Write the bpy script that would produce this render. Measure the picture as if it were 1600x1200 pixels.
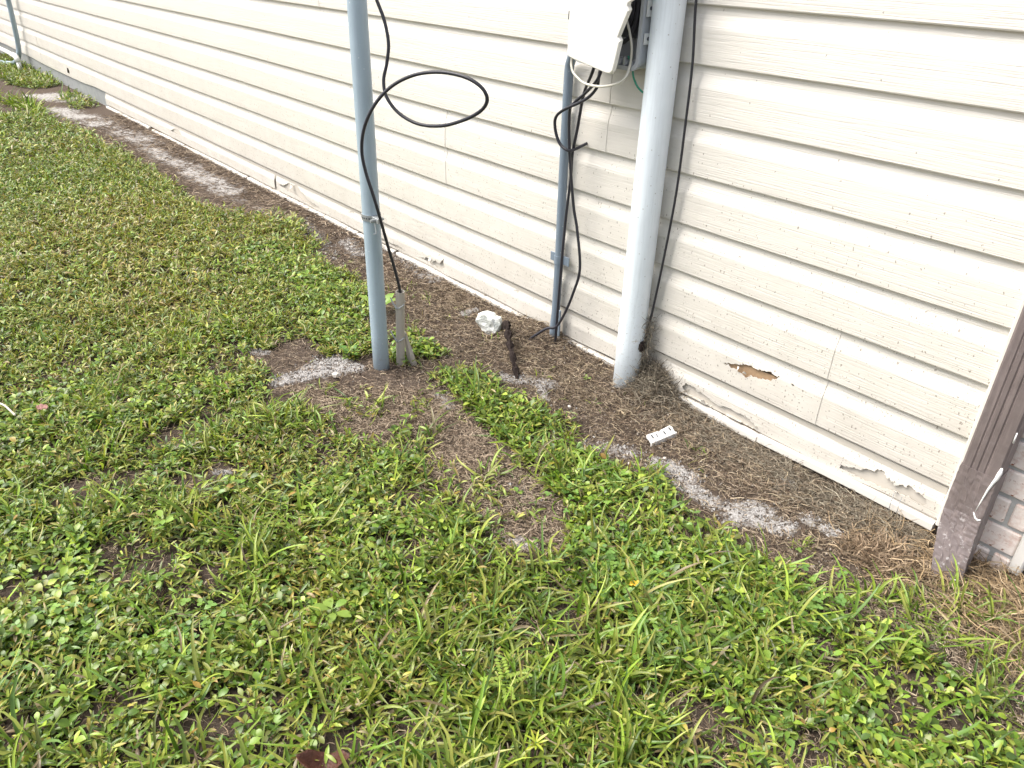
import bpy, bmesh, math, random
import numpy as np
from mathutils import Vector, Matrix

R = math.radians
rng = np.random.default_rng(11)
random.seed(5)
scene = bpy.context.scene
for o in list(bpy.data.objects):
    bpy.data.objects.remove(o)
COL = scene.collection

# ------------------------------------------------------------------ camera
cd = bpy.data.cameras.new('camera')
cam = bpy.data.objects.new('camera', cd)
COL.objects.link(cam)
cd.sensor_width = 36.0
cd.lens = 27.0
cd.clip_start = 0.05
cd.clip_end = 500
rt, up, fw = Vector((.6538, .7563, .0256)), Vector((-.3918, .3094, .8664)), Vector((-.6473, .5765, -.4986))
M = Matrix.Identity(4)
for i in range(3):
    M[i][0], M[i][1], M[i][2] = rt[i], up[i], -fw[i]
M.translation = (0, -1.6101, 1.1278)
cam.matrix_world = M
scene.camera = cam

# ------------------------------------------------------------------ light
SUN_EL, SUN_AZ = 56.0, 222.0          # azimuth clockwise from +Y
world = bpy.data.worlds.new('World')
scene.world = world
world.use_nodes = True
wn, wl = world.node_tree.nodes, world.node_tree.links
bg = wn['Background']
sky = wn.new('ShaderNodeTexSky')
sky.sky_type = 'NISHITA'
sky.sun_disc = False
sky.sun_elevation = R(SUN_EL)
sky.sun_rotation = R(SUN_AZ)
sky.air_density = 1.0
sky.dust_density = 4.0
sky.ozone_density = 1.0
hs = wn.new('ShaderNodeHueSaturation')
hs.inputs['Saturation'].default_value = 0.45
wl.new(sky.outputs[0], hs.inputs['Color'])
wl.new(hs.outputs[0], bg.inputs['Color'])
bg.inputs['Strength'].default_value = 0.10

sd = bpy.data.lights.new('sun', 'SUN')
sd.energy = 1.5
sd.angle = R(42)
sd.color = (1.0, .94, .84)
sun = bpy.data.objects.new('sun', sd)
COL.objects.link(sun)
a = R(SUN_AZ)
e = R(SUN_EL)
sdir = Vector((math.sin(a) * math.cos(e), math.cos(a) * math.cos(e), math.sin(e)))
sun.rotation_euler = sdir.to_track_quat('Z', 'Y').to_euler()
sun.location = (0, -6, 8)

vs = scene.view_settings
scene.display_settings.display_device = 'sRGB'
vs.view_transform = 'Standard'
vs.look = 'None'
vs.gamma = 1
vs.use_curve_mapping = False
vs.exposure = 1.5
scene.render.engine = 'CYCLES'
scene.cycles.max_bounces = 8
scene.cycles.use_denoising = True

# ------------------------------------------------------------------ materials
def hexmix(c): return (*c, 1.0)

class Mat:
    """small node-building helper"""
    def __init__(s, name):
        s.m = bpy.data.materials.new(name)
        s.m.use_nodes = True
        s.n, s.l = s.m.node_tree.nodes, s.m.node_tree.links
        s.b = s.n['Principled BSDF']
        s.tc = s.n.new('ShaderNodeTexCoord')
    def new(s, t, **kw):
        n = s.n.new(t)
        for k, v in kw.items(): setattr(n, k, v)
        return n
    def mapping(s, scale=(1, 1, 1), src='Object', rot=(0, 0, 0)):
        m = s.new('ShaderNodeMapping')
        m.inputs['Scale'].default_value = scale
        m.inputs['Rotation'].default_value = rot
        s.l.new(s.tc.outputs[src], m.inputs['Vector'])
        return m.outputs[0]
    def noise(s, scale, detail=4, rough=.55, vec=None, dist=0):
        n = s.new('ShaderNodeTexNoise')
        n.inputs['Scale'].default_value = scale
        n.inputs['Detail'].default_value = detail
        n.inputs['Roughness'].default_value = rough
        n.inputs['Distortion'].default_value = dist
        s.l.new(vec if vec is not None else s.tc.outputs['Object'], n.inputs['Vector'])
        return n.outputs['Fac']
    def voronoi(s, scale, vec=None, out='Distance', rnd=1.0):
        n = s.new('ShaderNodeTexVoronoi')
        n.inputs['Scale'].default_value = scale
        n.inputs['Randomness'].default_value = rnd
        s.l.new(vec if vec is not None else s.tc.outputs['Object'], n.inputs['Vector'])
        return n.outputs[out]
    def ramp(s, fac, stops):
        n = s.new('ShaderNodeValToRGB')
        el = n.color_ramp.elements
        while len(el) < len(stops): el.new(.5)
        for x, (p, c) in zip(el, stops):
            x.position = p
            x.color = (c, c, c, 1) if isinstance(c, (int, float)) else hexmix(c)
        s.l.new(fac, n.inputs['Fac'])
        return n.outputs['Color']
    def math(s, op, x, y=None, clamp=False):
        n = s.new('ShaderNodeMath', operation=op, use_clamp=clamp)
        for i, v in enumerate((x, y)):
            if v is None: continue
            if isinstance(v, (int, float)): n.inputs[i].default_value = v
            else: s.l.new(v, n.inputs[i])
        return n.outputs[0]
    def mix(s, fac, c1, c2, mode='MIX'):
        n = s.new('ShaderNodeMix', data_type='RGBA', blend_type=mode)
        for k, v in (('Factor', fac), ('A', c1), ('B', c2)):
            sock = {'Factor': n.inputs[0], 'A': n.inputs[6], 'B': n.inputs[7]}[k]
            if isinstance(v, (int, float)): sock.default_value = v
            elif isinstance(v, tuple): sock.default_value = hexmix(v)
            else: s.l.new(v, sock)
        return n.outputs[2]
    def attr(s, name, out='Color'):
        n = s.new('ShaderNodeAttribute', attribute_name=name)
        return n.outputs[out]
    def sep(s, vec):
        n = s.new('ShaderNodeSeparateXYZ')
        s.l.new(vec, n.inputs[0])
        return n.outputs
    def color(s, c):
        if isinstance(c, tuple): s.b.inputs['Base Color'].default_value = hexmix(c)
        else: s.l.new(c, s.b.inputs['Base Color'])
        return s
    def rough(s, r, spec=.5):
        if isinstance(r, (int, float)): s.b.inputs['Roughness'].default_value = r
        else: s.l.new(r, s.b.inputs['Roughness'])
        s.b.inputs['Specular IOR Level'].default_value = spec
        return s
    def bump(s, h, dist=.001, strength=1.0, prev=None):
        n = s.new('ShaderNodeBump')
        n.inputs['Distance'].default_value = dist
        n.inputs['Strength'].default_value = strength
        s.l.new(h, n.inputs['Height'])
        if prev is not None: s.l.new(prev, n.inputs['Normal'])
        s.l.new(n.outputs[0], s.b.inputs['Normal'])
        return n.outputs[0]

def plain(name, c, r=.5, spec=.5, var=.12, scale=60, metal=0, bump=.0002):
    m = Mat(name)
    n = m.noise(scale)
    d = tuple(max(0, x * (1 - var)) for x in c)
    l = tuple(min(1, x * (1 + var)) for x in c)
    m.color(m.mix(n, d, l)).rough(r, spec)
    m.b.inputs['Metallic'].default_value = metal
    if bump: m.bump(m.noise(scale * 4), bump)
    return m.m

def mat_vinyl():
    m = Mat('cream vinyl siding')
    pos = m.new('ShaderNodeNewGeometry').outputs['Position']
    x, y, z = m.sep(pos)
    base = m.mix(m.noise(1.3, 3, vec=pos), (.70, .668, .612), (.745, .715, .663))
    # low dirt splash: more specks and a thin film near the ground
    low = m.new('ShaderNodeMapRange')
    m.l.new(z, low.inputs['Value'])
    low.inputs['From Min'].default_value = .75
    low.inputs['From Max'].default_value = .05
    lowf = low.outputs[0]
    film = m.math('MULTIPLY', m.math('MULTIPLY', m.ramp(m.noise(9, 6, .7, vec=pos), [(.30, .25), (.70, 1)]), lowf), .62)
    base = m.mix(film, base, (.49, .455, .40))
    # specks
    mp = m.new('ShaderNodeMapping')
    m.l.new(pos, mp.inputs['Vector'])
    mp.inputs['Scale'].default_value = (1, 1, .62)
    nz = m.new('ShaderNodeTexNoise')
    nz.inputs['Scale'].default_value = 150
    m.l.new(pos, nz.inputs['Vector'])
    vm = m.new('ShaderNodeVectorMath', operation='MULTIPLY_ADD')
    m.l.new(nz.outputs['Color'], vm.inputs[0])
    vm.inputs[1].default_value = (.006, .006, .006)
    m.l.new(mp.outputs[0], vm.inputs[2])
    specks = None
    xz = m.new('ShaderNodeCombineXYZ')
    sv = m.sep(vm.outputs[0])
    m.l.new(sv[0], xz.inputs[0])
    m.l.new(sv[2], xz.inputs[1])
    for sc, rad, p0, p1 in ((95, .17, .992, .55), (44, .095, .984, .86), (170, .22, .998, .72)):
        v = m.new('ShaderNodeTexVoronoi', voronoi_dimensions='2D')
        v.inputs['Scale'].default_value = sc
        m.l.new(xz.outputs[0], v.inputs['Vector'])
        rnd = m.sep(v.outputs['Color'])[0]
        th = m.new('ShaderNodeMapRange')
        m.l.new(lowf, th.inputs['Value'])
        th.inputs['To Min'].default_value = p0
        th.inputs['To Max'].default_value = p1
        on = m.math('GREATER_THAN', rnd, th.outputs[0])
        size = m.math('MULTIPLY', m.sep(v.outputs['Color'])[1], rad)
        sp = m.math('MULTIPLY', m.math('LESS_THAN', v.outputs['Distance'], size), on)
        specks = sp if specks is None else m.math('MAXIMUM', specks, sp)
    base = m.mix(m.math('MULTIPLY', specks, .62), base, (.16, .125, .095))
    m.color(base).rough(.42, .45)
    # wood-grain embossing running along the boards
    g = m.new('ShaderNodeMapping')
    m.l.new(pos, g.inputs['Vector'])
    g.inputs['Scale'].default_value = (7, 30, 330)
    gn = m.noise(1.0, 3, .5, vec=g.outputs[0], dist=.6)
    nrm = m.bump(m.ramp(gn, [(.3, 0), (.5, .75), (.7, 1)]), .0008, .7)
    m.bump(m.noise(3.2, 2, vec=pos), .006, .25, prev=nrm)
    return m.m

def mat_leaf(name, rough=.36, trans=.20):
    m = Mat(name)
    c = m.attr('tint')
    vein = m.noise(260, 2)
    c2 = m.mix(.22, c, m.mix(vein, (.7, .7, .6), (1.15, 1.15, 1.0)), 'MULTIPLY')
    m.color(c2).rough(rough, .5)
    tr = m.new('ShaderNodeBsdfTranslucent')
    bright = m.mix(1.0, c2, (1.25, 1.3, .7), 'MULTIPLY')
    m.l.new(bright, tr.inputs['Color'])
    mx = m.new('ShaderNodeMixShader')
    mx.inputs[0].default_value = trans
    m.l.new(m.b.outputs[0], mx.inputs[1])
    m.l.new(tr.outputs[0], mx.inputs[2])
    m.l.new(mx.outputs[0], m.n['Material Output'].inputs['Surface'])
    return m.m

def mat_tint(name, rough=.85, spec=.2):
    m = Mat(name)
    m.color(m.attr('tint')).rough(rough, spec)
    return m.m

def mat_ground():
    m = Mat('sandy brown soil')
    sandm = m.attr('sand', 'Fac')
    n1 = m.noise(38, 8, .72)
    edge = m.math('ADD', sandm, m.math('MULTIPLY', m.math('SUBTRACT', n1, .5), 1.5))
    sf = m.ramp(edge, [(.38, 0), (.66, 1)])
    fine = m.noise(210, 5, .8)
    soil = m.mix(m.ramp(fine, [(.3, 0), (.72, 1)]), (.036, .027, .022), (.19, .150, .122))
    soil = m.mix(m.math('MULTIPLY', m.noise(7, 4), .6), soil, (.080, .060, .047))
    crumb = m.noise(170, 5, .8)
    hshade = m.attr('humus_shade', 'Fac')
    soil = m.mix(m.math('MULTIPLY', hshade, .72), soil, (.024, .017, .012))  # dark lawn soil, deepened to paint the shade in gaps between leaves
    sandc = m.mix(m.ramp(crumb, [(.33, 0), (.56, 1)]), (.15, .135, .125), (.47, .455, .445))
    sandc = m.mix(m.ramp(m.noise(55, 5, .7), [(.52, 0), (.66, 1)]), sandc, (.115, .09, .072))
    m.color(m.mix(sf, soil, sandc)).rough(.95, .1)
    h = m.math('ADD', m.math('MULTIPLY', fine, .5), m.noise(90, 6, .75))
    m.bump(h, .006, .9)
    return m.m

def mat_brick():
    m = Mat('whitewashed pink brick')
    oi = m.new('ShaderNodeObjectInfo').outputs['Random']
    body = m.mix(oi, (.62, .40, .32), (.72, .54, .46))
    w = m.ramp(m.noise(24, 6, .75), [(.30, 0), (.52, 1)])
    c = m.mix(m.math('MULTIPLY', w, .93), body, (.90, .82, .77))
    c = m.mix(m.ramp(m.noise(70, 4), [(.62, 0), (.72, 1)]), c, (.30, .11, .06))
    m.color(c).rough(.9, .2)
    m.bump(m.noise(110, 6, .7), .003, .8)
    return m.m

def mat_downspout():
    m = Mat('brown painted metal downspout')
    z = m.sep(m.new('ShaderNodeNewGeometry').outputs['Position'])[2]
    c = m.mix(m.noise(16, 6, .7), (.105, .084, .081), (.21, .172, .168))
    st = m.noise(1.0, 5, .7, vec=m.mapping((70, 70, 5)))
    c = m.mix(m.math('MULTIPLY', m.ramp(st, [(.5, 0), (.75, 1)]), .55), c, (.32, .26, .25))
    fl = m.ramp(m.noise(60, 6, .8), [(.55, 0), (.62, 1)])
    lowz = m.new('ShaderNodeMapRange')
    m.l.new(z, lowz.inputs['Value'])
    lowz.inputs['From Min'].default_value = .17
    lowz.inputs['From Max'].default_value = .02
    lowz.inputs['To Min'].default_value = .04
    fl = m.math('MULTIPLY', fl, lowz.outputs[0])
    c = m.mix(fl, c, (.52, .50, .50))
    m.color(c).rough(m.ramp(m.noise(30), [(.3, .32), (.7, .6)]), .5)
    m.bump(m.noise(38, 4, .6), .0012, .5)
    return m.m

def mat_pole(name, c, spot=(.75, .77, .78), dust=True, rough=.42):
    m = Mat(name)
    z = m.sep(m.new('ShaderNodeNewGeometry').outputs['Position'])[2]
    base = m.mix(m.noise(14, 5, .6), tuple(v * .92 for v in c), tuple(min(1, v * 1.06) for v in c))
    base = m.mix(m.math('MULTIPLY', m.ramp(m.noise(1, 5, .7, vec=m.mapping((90, 90, 6))), [(.48, 0), (.68, 1)]), .42), base, tuple(v * .76 for v in c))
    sp = m.ramp(m.voronoi(55), [(.05, 1), (.11, 0)])
    base = m.mix(m.math('MULTIPLY', sp, .6), base, spot)
    if dust:
        lz = m.new('ShaderNodeMapRange')
        m.l.new(z, lz.inputs['Value'])
        lz.inputs['From Min'].default_value = .40
        lz.inputs['From Max'].default_value = .0
        d = m.math('MULTIPLY', m.ramp(m.noise(120, 5, .8), [(.55, 0), (.70, 1)]), lz.outputs[0])
        base = m.mix(m.math('MULTIPLY', d, .7), base, (.28, .24, .20))
    m.color(base).rough(rough, .45)
    m.bump(m.noise(40, 3), .0006, .4)
    return m.m

MV = mat_vinyl()
MLEAF = mat_leaf('green lawn leaf')
MBLADE = mat_leaf('grass blade', .36, .26)
MSTRAW = mat_tint('dry straw')
MCRUMB = mat_tint('soil crumb', .95, .1)
MGROUND = mat_ground()
MBRICK = mat_brick()
MDOWN = mat_downspout()
MPOLE = mat_pole('blue grey painted conduit', (.36, .45, .52))
MWPIPE = mat_pole('pale blue white pipe', (.78, .85, .91), spot=(.25, .22, .20))
MCOND = mat_pole('grey plastic conduit', (.20, .25, .31), dust=False)
MSTUB = plain('tan grey plastic pipe', (.42, .385, .34), .6, .3, .15, 40)
MCABLE = plain('black cable jacket', (.022, .022, .031), .42, .5, .3, 30)
MCABLE2 = plain('dark grey cable jacket', (.03, .03, .036), .5, .4, .3, 30)
MWHITE = plain('white plastic', (.80, .80, .78), .4, .5, .05, 20)
MCOVER = plain('off white box cover', (.80, .79, .74), .45, .4, .04, 12)
MHOUS = plain('light grey housing plastic', (.46, .48, .51), .45, .4, .08, 20)
MDARK = plain('dark grey module plastic', (.07, .075, .09), .5, .4, .2, 40)
MGREEN = plain('green wire', (.03, .26, .17), .45, .5, .1, 30)
MWCABLE = plain('ivory wire', (.62, .60, .52), .5, .4, .1, 30)
MZINC = plain('dull zinc strap', (.36, .38, .39), .5, .5, .2, 90, metal=.5)
MRUST = plain('dark rusted metal', (.030, .022, .020), .9, .15, .5, 90, bump=.002)
MOSB = plain('brown sheathing board', (.40, .275, .17), .9, .1, .35, 35, bump=.002)
MUNDER = plain('grey cream inner vinyl', (.58, .54, .48), .6, .3, .1, 30)
MSTRIP = plain('white starter strip vinyl', (.74, .71, .66), .45, .4, .08, 12)
MCONC = plain('grey concrete foundation', (.30, .31, .31), .9, .2, .25, 22, bump=.003)
MMORT = plain('grey mortar', (.50, .51, .51), .95, .1, .2, 90, bump=.002)
MTRIM = plain('white painted trim', (.80, .78, .74), .5, .4, .05, 20)
MDEAD = plain('red brown dead leaf', (.075, .026, .015), .5, .4, .5, 60, bump=.002)
MPINK = plain('faded pink brown leaf', (.30, .16, .14), .7, .3, .25, 60, bump=.001)
MTWIG = plain('bleached twig', (.52, .48, .42), .8, .2, .2, 80)
MYEL = plain('yellow leaf', (.62, .40, .03), .5, .4, .15, 60)
MCHIP = plain('pale stone chip', (.62, .58, .53), .85, .2, .15, 120, bump=.001)

def mat_rock():
    m = Mat('white crystalline rock')
    c = m.mix(m.ramp(m.noise(40, 5, .6), [(.3, 0), (.55, 1)]), (.46, .49, .46), (.76, .78, .75))
    m.color(c).rough(.3, .6)
    m.bump(m.voronoi(190), .002, .8)
    return m.m
MROCK = mat_rock()

# ------------------------------------------------------------------ object helpers
def tag(o, label=None, cat=None, group=None, kind=None):
    if label: o['label'] = label
    if cat: o['category'] = cat
    if group: o['group'] = group
    if kind: o['kind'] = kind
    return o

def thing(name, label, cat, loc=(0, 0, 0), group=None):
    o = bpy.data.objects.new(name, None)
    o.empty_display_size = .05
    COL.objects.link(o)
    o.location = loc
    return tag(o, label, cat, group)

def mesh_obj(name, verts, faces, mat, parent=None, smooth=False):
    me = bpy.data.meshes.new(name)
    me.from_pydata([tuple(v) for v in verts], [], faces)
    me.update()
    o = bpy.data.objects.new(name, me)
    COL.objects.link(o)
    me.materials.append(mat)
    if smooth:
        for p in me.polygons: p.use_smooth = True
    if parent is not None:
        o.parent = parent
        o.matrix_parent_inverse = Matrix.Translation(-Vector(parent.location))
    return o

def bm_obj(name, bm, mat, parent=None, smooth=False):
    bmesh.ops.recalc_face_normals(bm, faces=bm.faces)
    me = bpy.data.meshes.new(name)
    bm.to_mesh(me)
    bm.free()
    o = bpy.data.objects.new(name, me)
    COL.objects.link(o)
    me.materials.append(mat)
    if smooth:
        for p in me.polygons: p.use_smooth = True
    if parent is not None:
        o.parent = parent
        o.matrix_parent_inverse = Matrix.Translation(-Vector(parent.location))
    return o

def box_bm(x0, x1, y0, y1, z0, z1, bevel=0, jit=0, bm=None, seg=1):
    own = bm is None
    b = bmesh.new()
    bmesh.ops.create_cube(b, size=1)
    for v in b.verts:
        v.co = Vector((x0 + (v.co.x + .5) * (x1 - x0), y0 + (v.co.y + .5) * (y1 - y0), z0 + (v.co.z + .5) * (z1 - z0)))
        if jit: v.co += Vector([random.uniform(-jit, jit) for _ in range(3)])
    if bevel: bmesh.ops.bevel(b, geom=b.edges[:], offset=bevel, segments=seg, affect='EDGES', profile=.5)
    if own: return b
    me = bpy.data.meshes.new('tmp')
    b.to_mesh(me)
    b.free()
    bm.from_mesh(me)
    bpy.data.meshes.remove(me)
    return bm

def spline(pts, n):
    """Catmull-Rom through pts, n samples per span"""
    P = np.array(pts, float)
    P = np.vstack([2 * P[0] - P[1], P, 2 * P[-1] - P[-2]])
    out = []
    for i in range(1, len(P) - 2):
        for t in np.linspace(0, 1, n, endpoint=False):
            p0, p1, p2, p3 = P[i - 1], P[i], P[i + 1], P[i + 2]
            out.append(.5 * ((2 * p1) + (-p0 + p2) * t + (2 * p0 - 5 * p1 + 4 * p2 - p3) * t * t + (-p0 + 3 * p1 - 3 * p2 + p3) * t ** 3))
    out.append(P[-2])
    return np.array(out)

def tube(pts, r, sides=8, cap=True, bm=None):
    bm = bm or bmesh.new()
    pts = [Vector(p) for p in pts]
    rad = r if hasattr(r, '__len__') else [r] * len(pts)
    rings = []
    ref = None
    for i, p in enumerate(pts):
        d = (pts[min(i + 1, len(pts) - 1)] - pts[max(i - 1, 0)]).normalized()
        if ref is None:
            ref = d.orthogonal().normalized()
        ref = (ref - d * ref.dot(d)).normalized()
        b = d.cross(ref)
        rings.append([bm.verts.new(p + (ref * math.cos(2 * math.pi * k / sides) + b * math.sin(2 * math.pi * k / sides)) * rad[i]) for k in range(sides)])
    for A, B in zip(rings, rings[1:]):
        for k in range(sides):
            bm.faces.new((A[k], A[(k + 1) % sides], B[(k + 1) % sides], B[k]))
    if cap:
        bm.faces.new(rings[0][::-1])
        bm.faces.new(rings[-1])
    return bm

def pip(x, y, poly):
    """vectorised point in polygon"""
    x, y = np.asarray(x), np.asarray(y)
    ins = np.zeros(x.shape, bool)
    n = len(poly)
    j = n - 1
    for i in range(n):
        xi, yi = poly[i]
        xj, yj = poly[j]
        c = ((yi > y) != (yj > y)) & (x < (xj - xi) * (y - yi) / ((yj - yi) + 1e-12) + xi)
        ins ^= c
        j = i
    return ins

_perm = rng.random((256, 256))
def vnoise(x, y, f, seed=0):
    """smooth value noise 0..1"""
    x = np.asarray(x) * f + seed * 17.3 + 100
    y = np.asarray(y) * f + seed * 7.7 + 100
    xi, yi = np.floor(x).astype(int), np.floor(y).astype(int)
    u, v = x - xi, y - yi
    u, v = u * u * (3 - 2 * u), v * v * (3 - 2 * v)
    g = lambda a, b: _perm[a % 256, b % 256]
    return (g(xi, yi) * (1 - u) + g(xi + 1, yi) * u) * (1 - v) + (g(xi, yi + 1) * (1 - u) + g(xi + 1, yi + 1) * u) * v
def fbm(x, y, f, seed=0, o=3):
    return sum(vnoise(x, y, f * 2 ** k, seed + k) * .5 ** k for k in range(o)) / sum(.5 ** k for k in range(o))

# ------------------------------------------------------------------ ground
SAND = [(-1.90, -.70, -1.88, -.64, .045, .72), (-1.89, -.82, -1.83, -.63, .030, 1), (-2.16, -.83, -2.08, -.79, .018, .8), (-1.53, -.31, -1.39, -.22, .022, .9),
        (-1.40, -.25, -1.34, -.29, .012, .9), (-1.55, -.51, -1.48, -.53, .020, .8), (-.91, -.29, -.85, -.27, .030, 1),
        (-.83, -.30, -.75, -.30, .022, 1), (-.69, -.29, -.66, -.24, .032, 1), (-.64, -.27, -.59, -.24, .022, 1),
        (-.57, -.18, -.52, -.17, .018, 1), (-.70, -.08, -.66, -.10, .012, .9), (-1.93, -.12, -1.93, -.08, .015, .8),
        (-2.60, .01, -2.24, -.02, .040, .6), (-2.80, -.07, -2.65, -.11, .030, .7), (-3.14, -.09, -2.71, -.20, .040, .4),
        (-4.28, -.17, -3.81, -.15, .070, .7), (-4.91, -.19, -4.38, -.13, .070, .62), (-5.66, -.18, -5.07, -.12, .090, .62),
        (-6.52, -.28, -5.79, -.19, .100, .68), (-7.13, -.26, -6.86, -.10, .120, .75), (-3.71, -.20, -3.41, -.14, .050, .4),
        (-.94, -.76, -.90, -.74, .015, .8), (-1.58, -1.15, -1.56, -1.13, .012, .8), (-.76, -.75, -.78, -.79, .012, .6),
        (-1.11, -.35, -1.01, -.31, .030, .5), (-1.09, -.63, -1.01, -.64, .020, .3), (-2.07, -.36, -2.10, -.23, .02, .2)]
def sand_mask(x, y):
    m = np.zeros(np.shape(x))
    for ax, ay, bx, by, r, s in SAND:
        dx, dy = bx - ax, by - ay
        t = np.clip(((x - ax) * dx + (y - ay) * dy) / (dx * dx + dy * dy + 1e-9), 0, 1)
        d = np.hypot(x - ax - t * dx, y - ay - t * dy)
        m = np.maximum(m, s * np.clip(1.25 - .65 * d / r, 0, 1))
    return m * np.clip(.45 + 1.1 * fbm(x, y, 9, 140), .3, 1.12)

def ground_z(x, y):
    x, y = np.asarray(x, float), np.asarray(y, float)
    z = (fbm(x, y, 3.1, 3) - .5) * .022 + (fbm(x, y, 16, 8) - .5) * .010
    near = np.clip((y + .22) / .22, 0, 1)                       # litter banked against the wall
    z = z * (1 - .6 * near) + near ** 2 * .014 * np.clip((-x - 1.0) / .15, -.6, 1)
    # little heap beside the pipe
    z = z + .045 * np.exp(-(((x + 1.17) / .07) ** 2 + ((y + .005) / .06) ** 2))
    z = z + .03 * np.exp(-(((x + 1.66) / .13) ** 2 + ((y + .06) / .09) ** 2))
    return z

def build_ground():
    xs = np.concatenate([[-60, -35, -22, -16, -13], np.arange(-11, -4.2, .04), np.arange(-4.2, -2.6, .018), np.arange(-2.6, .25, .0085), [.4, .8, 1.6, 3, 6, 12, 30, 60]])
    ys = np.concatenate([[-60, -30, -14, -8, -5, -3.6, -2.8, -2.3], np.arange(-2.0, -1.2, .014), np.arange(-1.2, .12, .0085), [.2, .5, 1.5, 4, 12]])
    X, Y = np.meshgrid(xs, ys)
    Z = ground_z(X, Y)
    near = (X > -4.2) & (X < .25) & (Y > -2) & (Y < .1)
    Z = Z + np.where(near, (rng.random(X.shape) - .5) * .004, 0)
    s = sand_mask(X, Y)
    Z = Z + s * .004 + np.where(near, s * (rng.random(X.shape) - .5) * .006, 0)
    Z = np.where((np.abs(X) > 15) | (Y < -4), 0, Z)
    nx, ny = len(xs), len(ys)
    V = np.stack([X.ravel(), Y.ravel(), Z.ravel()], 1)
    i = np.arange(ny - 1)[:, None] * nx + np.arange(nx - 1)[None]
    F = np.stack([i, i + 1, i + nx + 1, i + nx], -1).reshape(-1, 4)
    o = quads_obj('ground', V, F, None, MGROUND, smooth=True)
    at = o.data.attributes.new('sand', 'FLOAT', 'POINT')
    at.data.foreach_set('value', s.ravel().astype(np.float32))
    at = o.data.attributes.new('humus_shade', 'FLOAT', 'POINT')
    at.data.foreach_set('value', np.clip(density(X, Y) * 1.4, 0, 1).ravel().astype(np.float32))  # painted gap shade and dark soil follow the turf density
    tag(o, kind='structure')
    return o

def quads_obj(name, V, F, C, mat, smooth=False, parent=None):
    me = bpy.data.meshes.new(name)
    n = len(F)
    k = F.shape[1]
    me.vertices.add(len(V))
    me.vertices.foreach_set('co', np.ascontiguousarray(V, np.float32).ravel())
    me.loops.add(n * k)
    me.loops.foreach_set('vertex_index', np.ascontiguousarray(F, np.int32).ravel())
    me.polygons.add(n)
    me.polygons.foreach_set('loop_start', np.arange(0, n * k, k, dtype=np.int32))
    me.polygons.foreach_set('use_smooth', np.full(n, smooth))
    me.update(calc_edges=True)
    if C is not None:
        at = me.color_attributes.new('tint', 'FLOAT_COLOR', 'POINT')
        c4 = np.ones((len(V), 4), np.float32)
        c4[:, :3] = C
        at.data.foreach_set('color', c4.ravel())
    me.materials.append(mat)
    o = bpy.data.objects.new(name, me)
    COL.objects.link(o)
    if parent is not None:
        o.parent = parent
        o.matrix_parent_inverse = Matrix.Translation(-Vector(parent.location))
    return o

# where the turf grows
MAIN = [(-6.48, -.65), (-6.27, -.46), (-5.65, -.34), (-4.82, -.33), (-4.03, -.36), (-3.52, -.37), (-3.31, -.25), (-3.27, -.11), (-2.96, -.15), (-2.6, -.29), (-2.41, -.25), (-2.22, -.3), (-1.9, -.49), (-1.9, -.61),
        (-2.07, -.65), (-2.15, -.78), (-2.1, -.85), (-1.89, -.85), (-1.76, -.91), (-1.63, -.8), (-1.48, -.81), (-1.38, -.73), (-1.28, -.7), (-1.09, -.74), (-.92, -.77), (-.83, -.72), (-.76, -.69), (-.66, -.66),
        (-.55, -.6), (-.39, -.51), (-.32, -.53), (-.15, -.63), (-.12, -.88), (-.2, -1.5), (-.85, -1.95), (-1.75, -2.0), (-3.92, -2.1), (-9, -2.0), (-11, -1.2), (-9, -.75)]
STRIP = [(-1.64, -0.43), (-1.58, -0.33), (-1.32, -0.33), (-1.13, -0.37), (-1.02, -0.42), (-0.88, -0.32), (-0.8, -0.34), (-0.67, -0.38), (-0.55, -0.39), (-0.42, -0.38), (-0.28, -0.35), (-0.19, -0.34), (-0.13, -0.39), (-0.01, -0.45), (-0.01, -0.75), (-0.23, -0.88), (-0.64, -0.69), (-0.82, -0.7), (-0.96, -0.58), (-1.1, -0.56), (-1.33, -0.52), (-1.52, -0.5)]
STUBG = [(-1.98, -.42), (-1.91, -.36), (-1.76, -.32), (-1.72, -.37), (-1.73, -.49), (-1.79, -.53)]
SPARSE = [(-1.86, -.86), (-1.56, -.49), (-1.3, -.54), (-1.07, -.56), (-.95, -.6), (-.84, -.7), (-.91, -.79), (-1.11, -.77), (-1.33, -.76), (-1.48, -.81)]
SPARSE2 = [(-0.42, -0.37), (-0.26, -0.13), (-0.16, 0.1), (0.07, -0.45), (-0.0, -0.46), (-0.13, -0.39), (-0.19, -0.34), (-0.28, -0.35)]
FARG = [(-9.46, -.07), (-9.64, .0), (-8.02, -.01), (-7.37, -.05), (-7.69, -.32), (-8.27, -.3)]
FARG2 = [(-7.03, -.11), (-7.05, -.01), (-6.65, -.01), (-6.3, -.04), (-6.47, -.21)]
BARE = [(-1.30, -.62, .06), (-1.19, -.60, .07), (-1.06, -.61, .06), (-.94, -.69, .06), (-1.45, -.64, .05), (-1.62, -.60, .07), (-1.091, -1.683, .05), (-1.744, -1.374, .035), (-1.547, -1.505, .03), (-1.659, -1.328, .03), (-1.031, -1.396, .02), (-.706, -1.185, .035), (-.644, -1.165, .03), (-.372, -.803, .05), (-.548, -.792, .03),
        (-.626, -.793, .025), (-1.57, -1.13, .04), (-.20, -.50, .10), (-.30, -.42, .04), (-1.09, -.63, .06), (-1.01, -.66, .06), (-1.2, -.66, .04), (-.92, -.75, .05), (-.80, -.98, .025), (-.45, -.95, .03), (-.9, -1.32, .02),
        (-1.30, -1.10, .02), (-.98, -.95, .025), (-.75, -.9, .02), (-.50, -.68, .02), (-.26, -.72, .03)]
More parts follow.
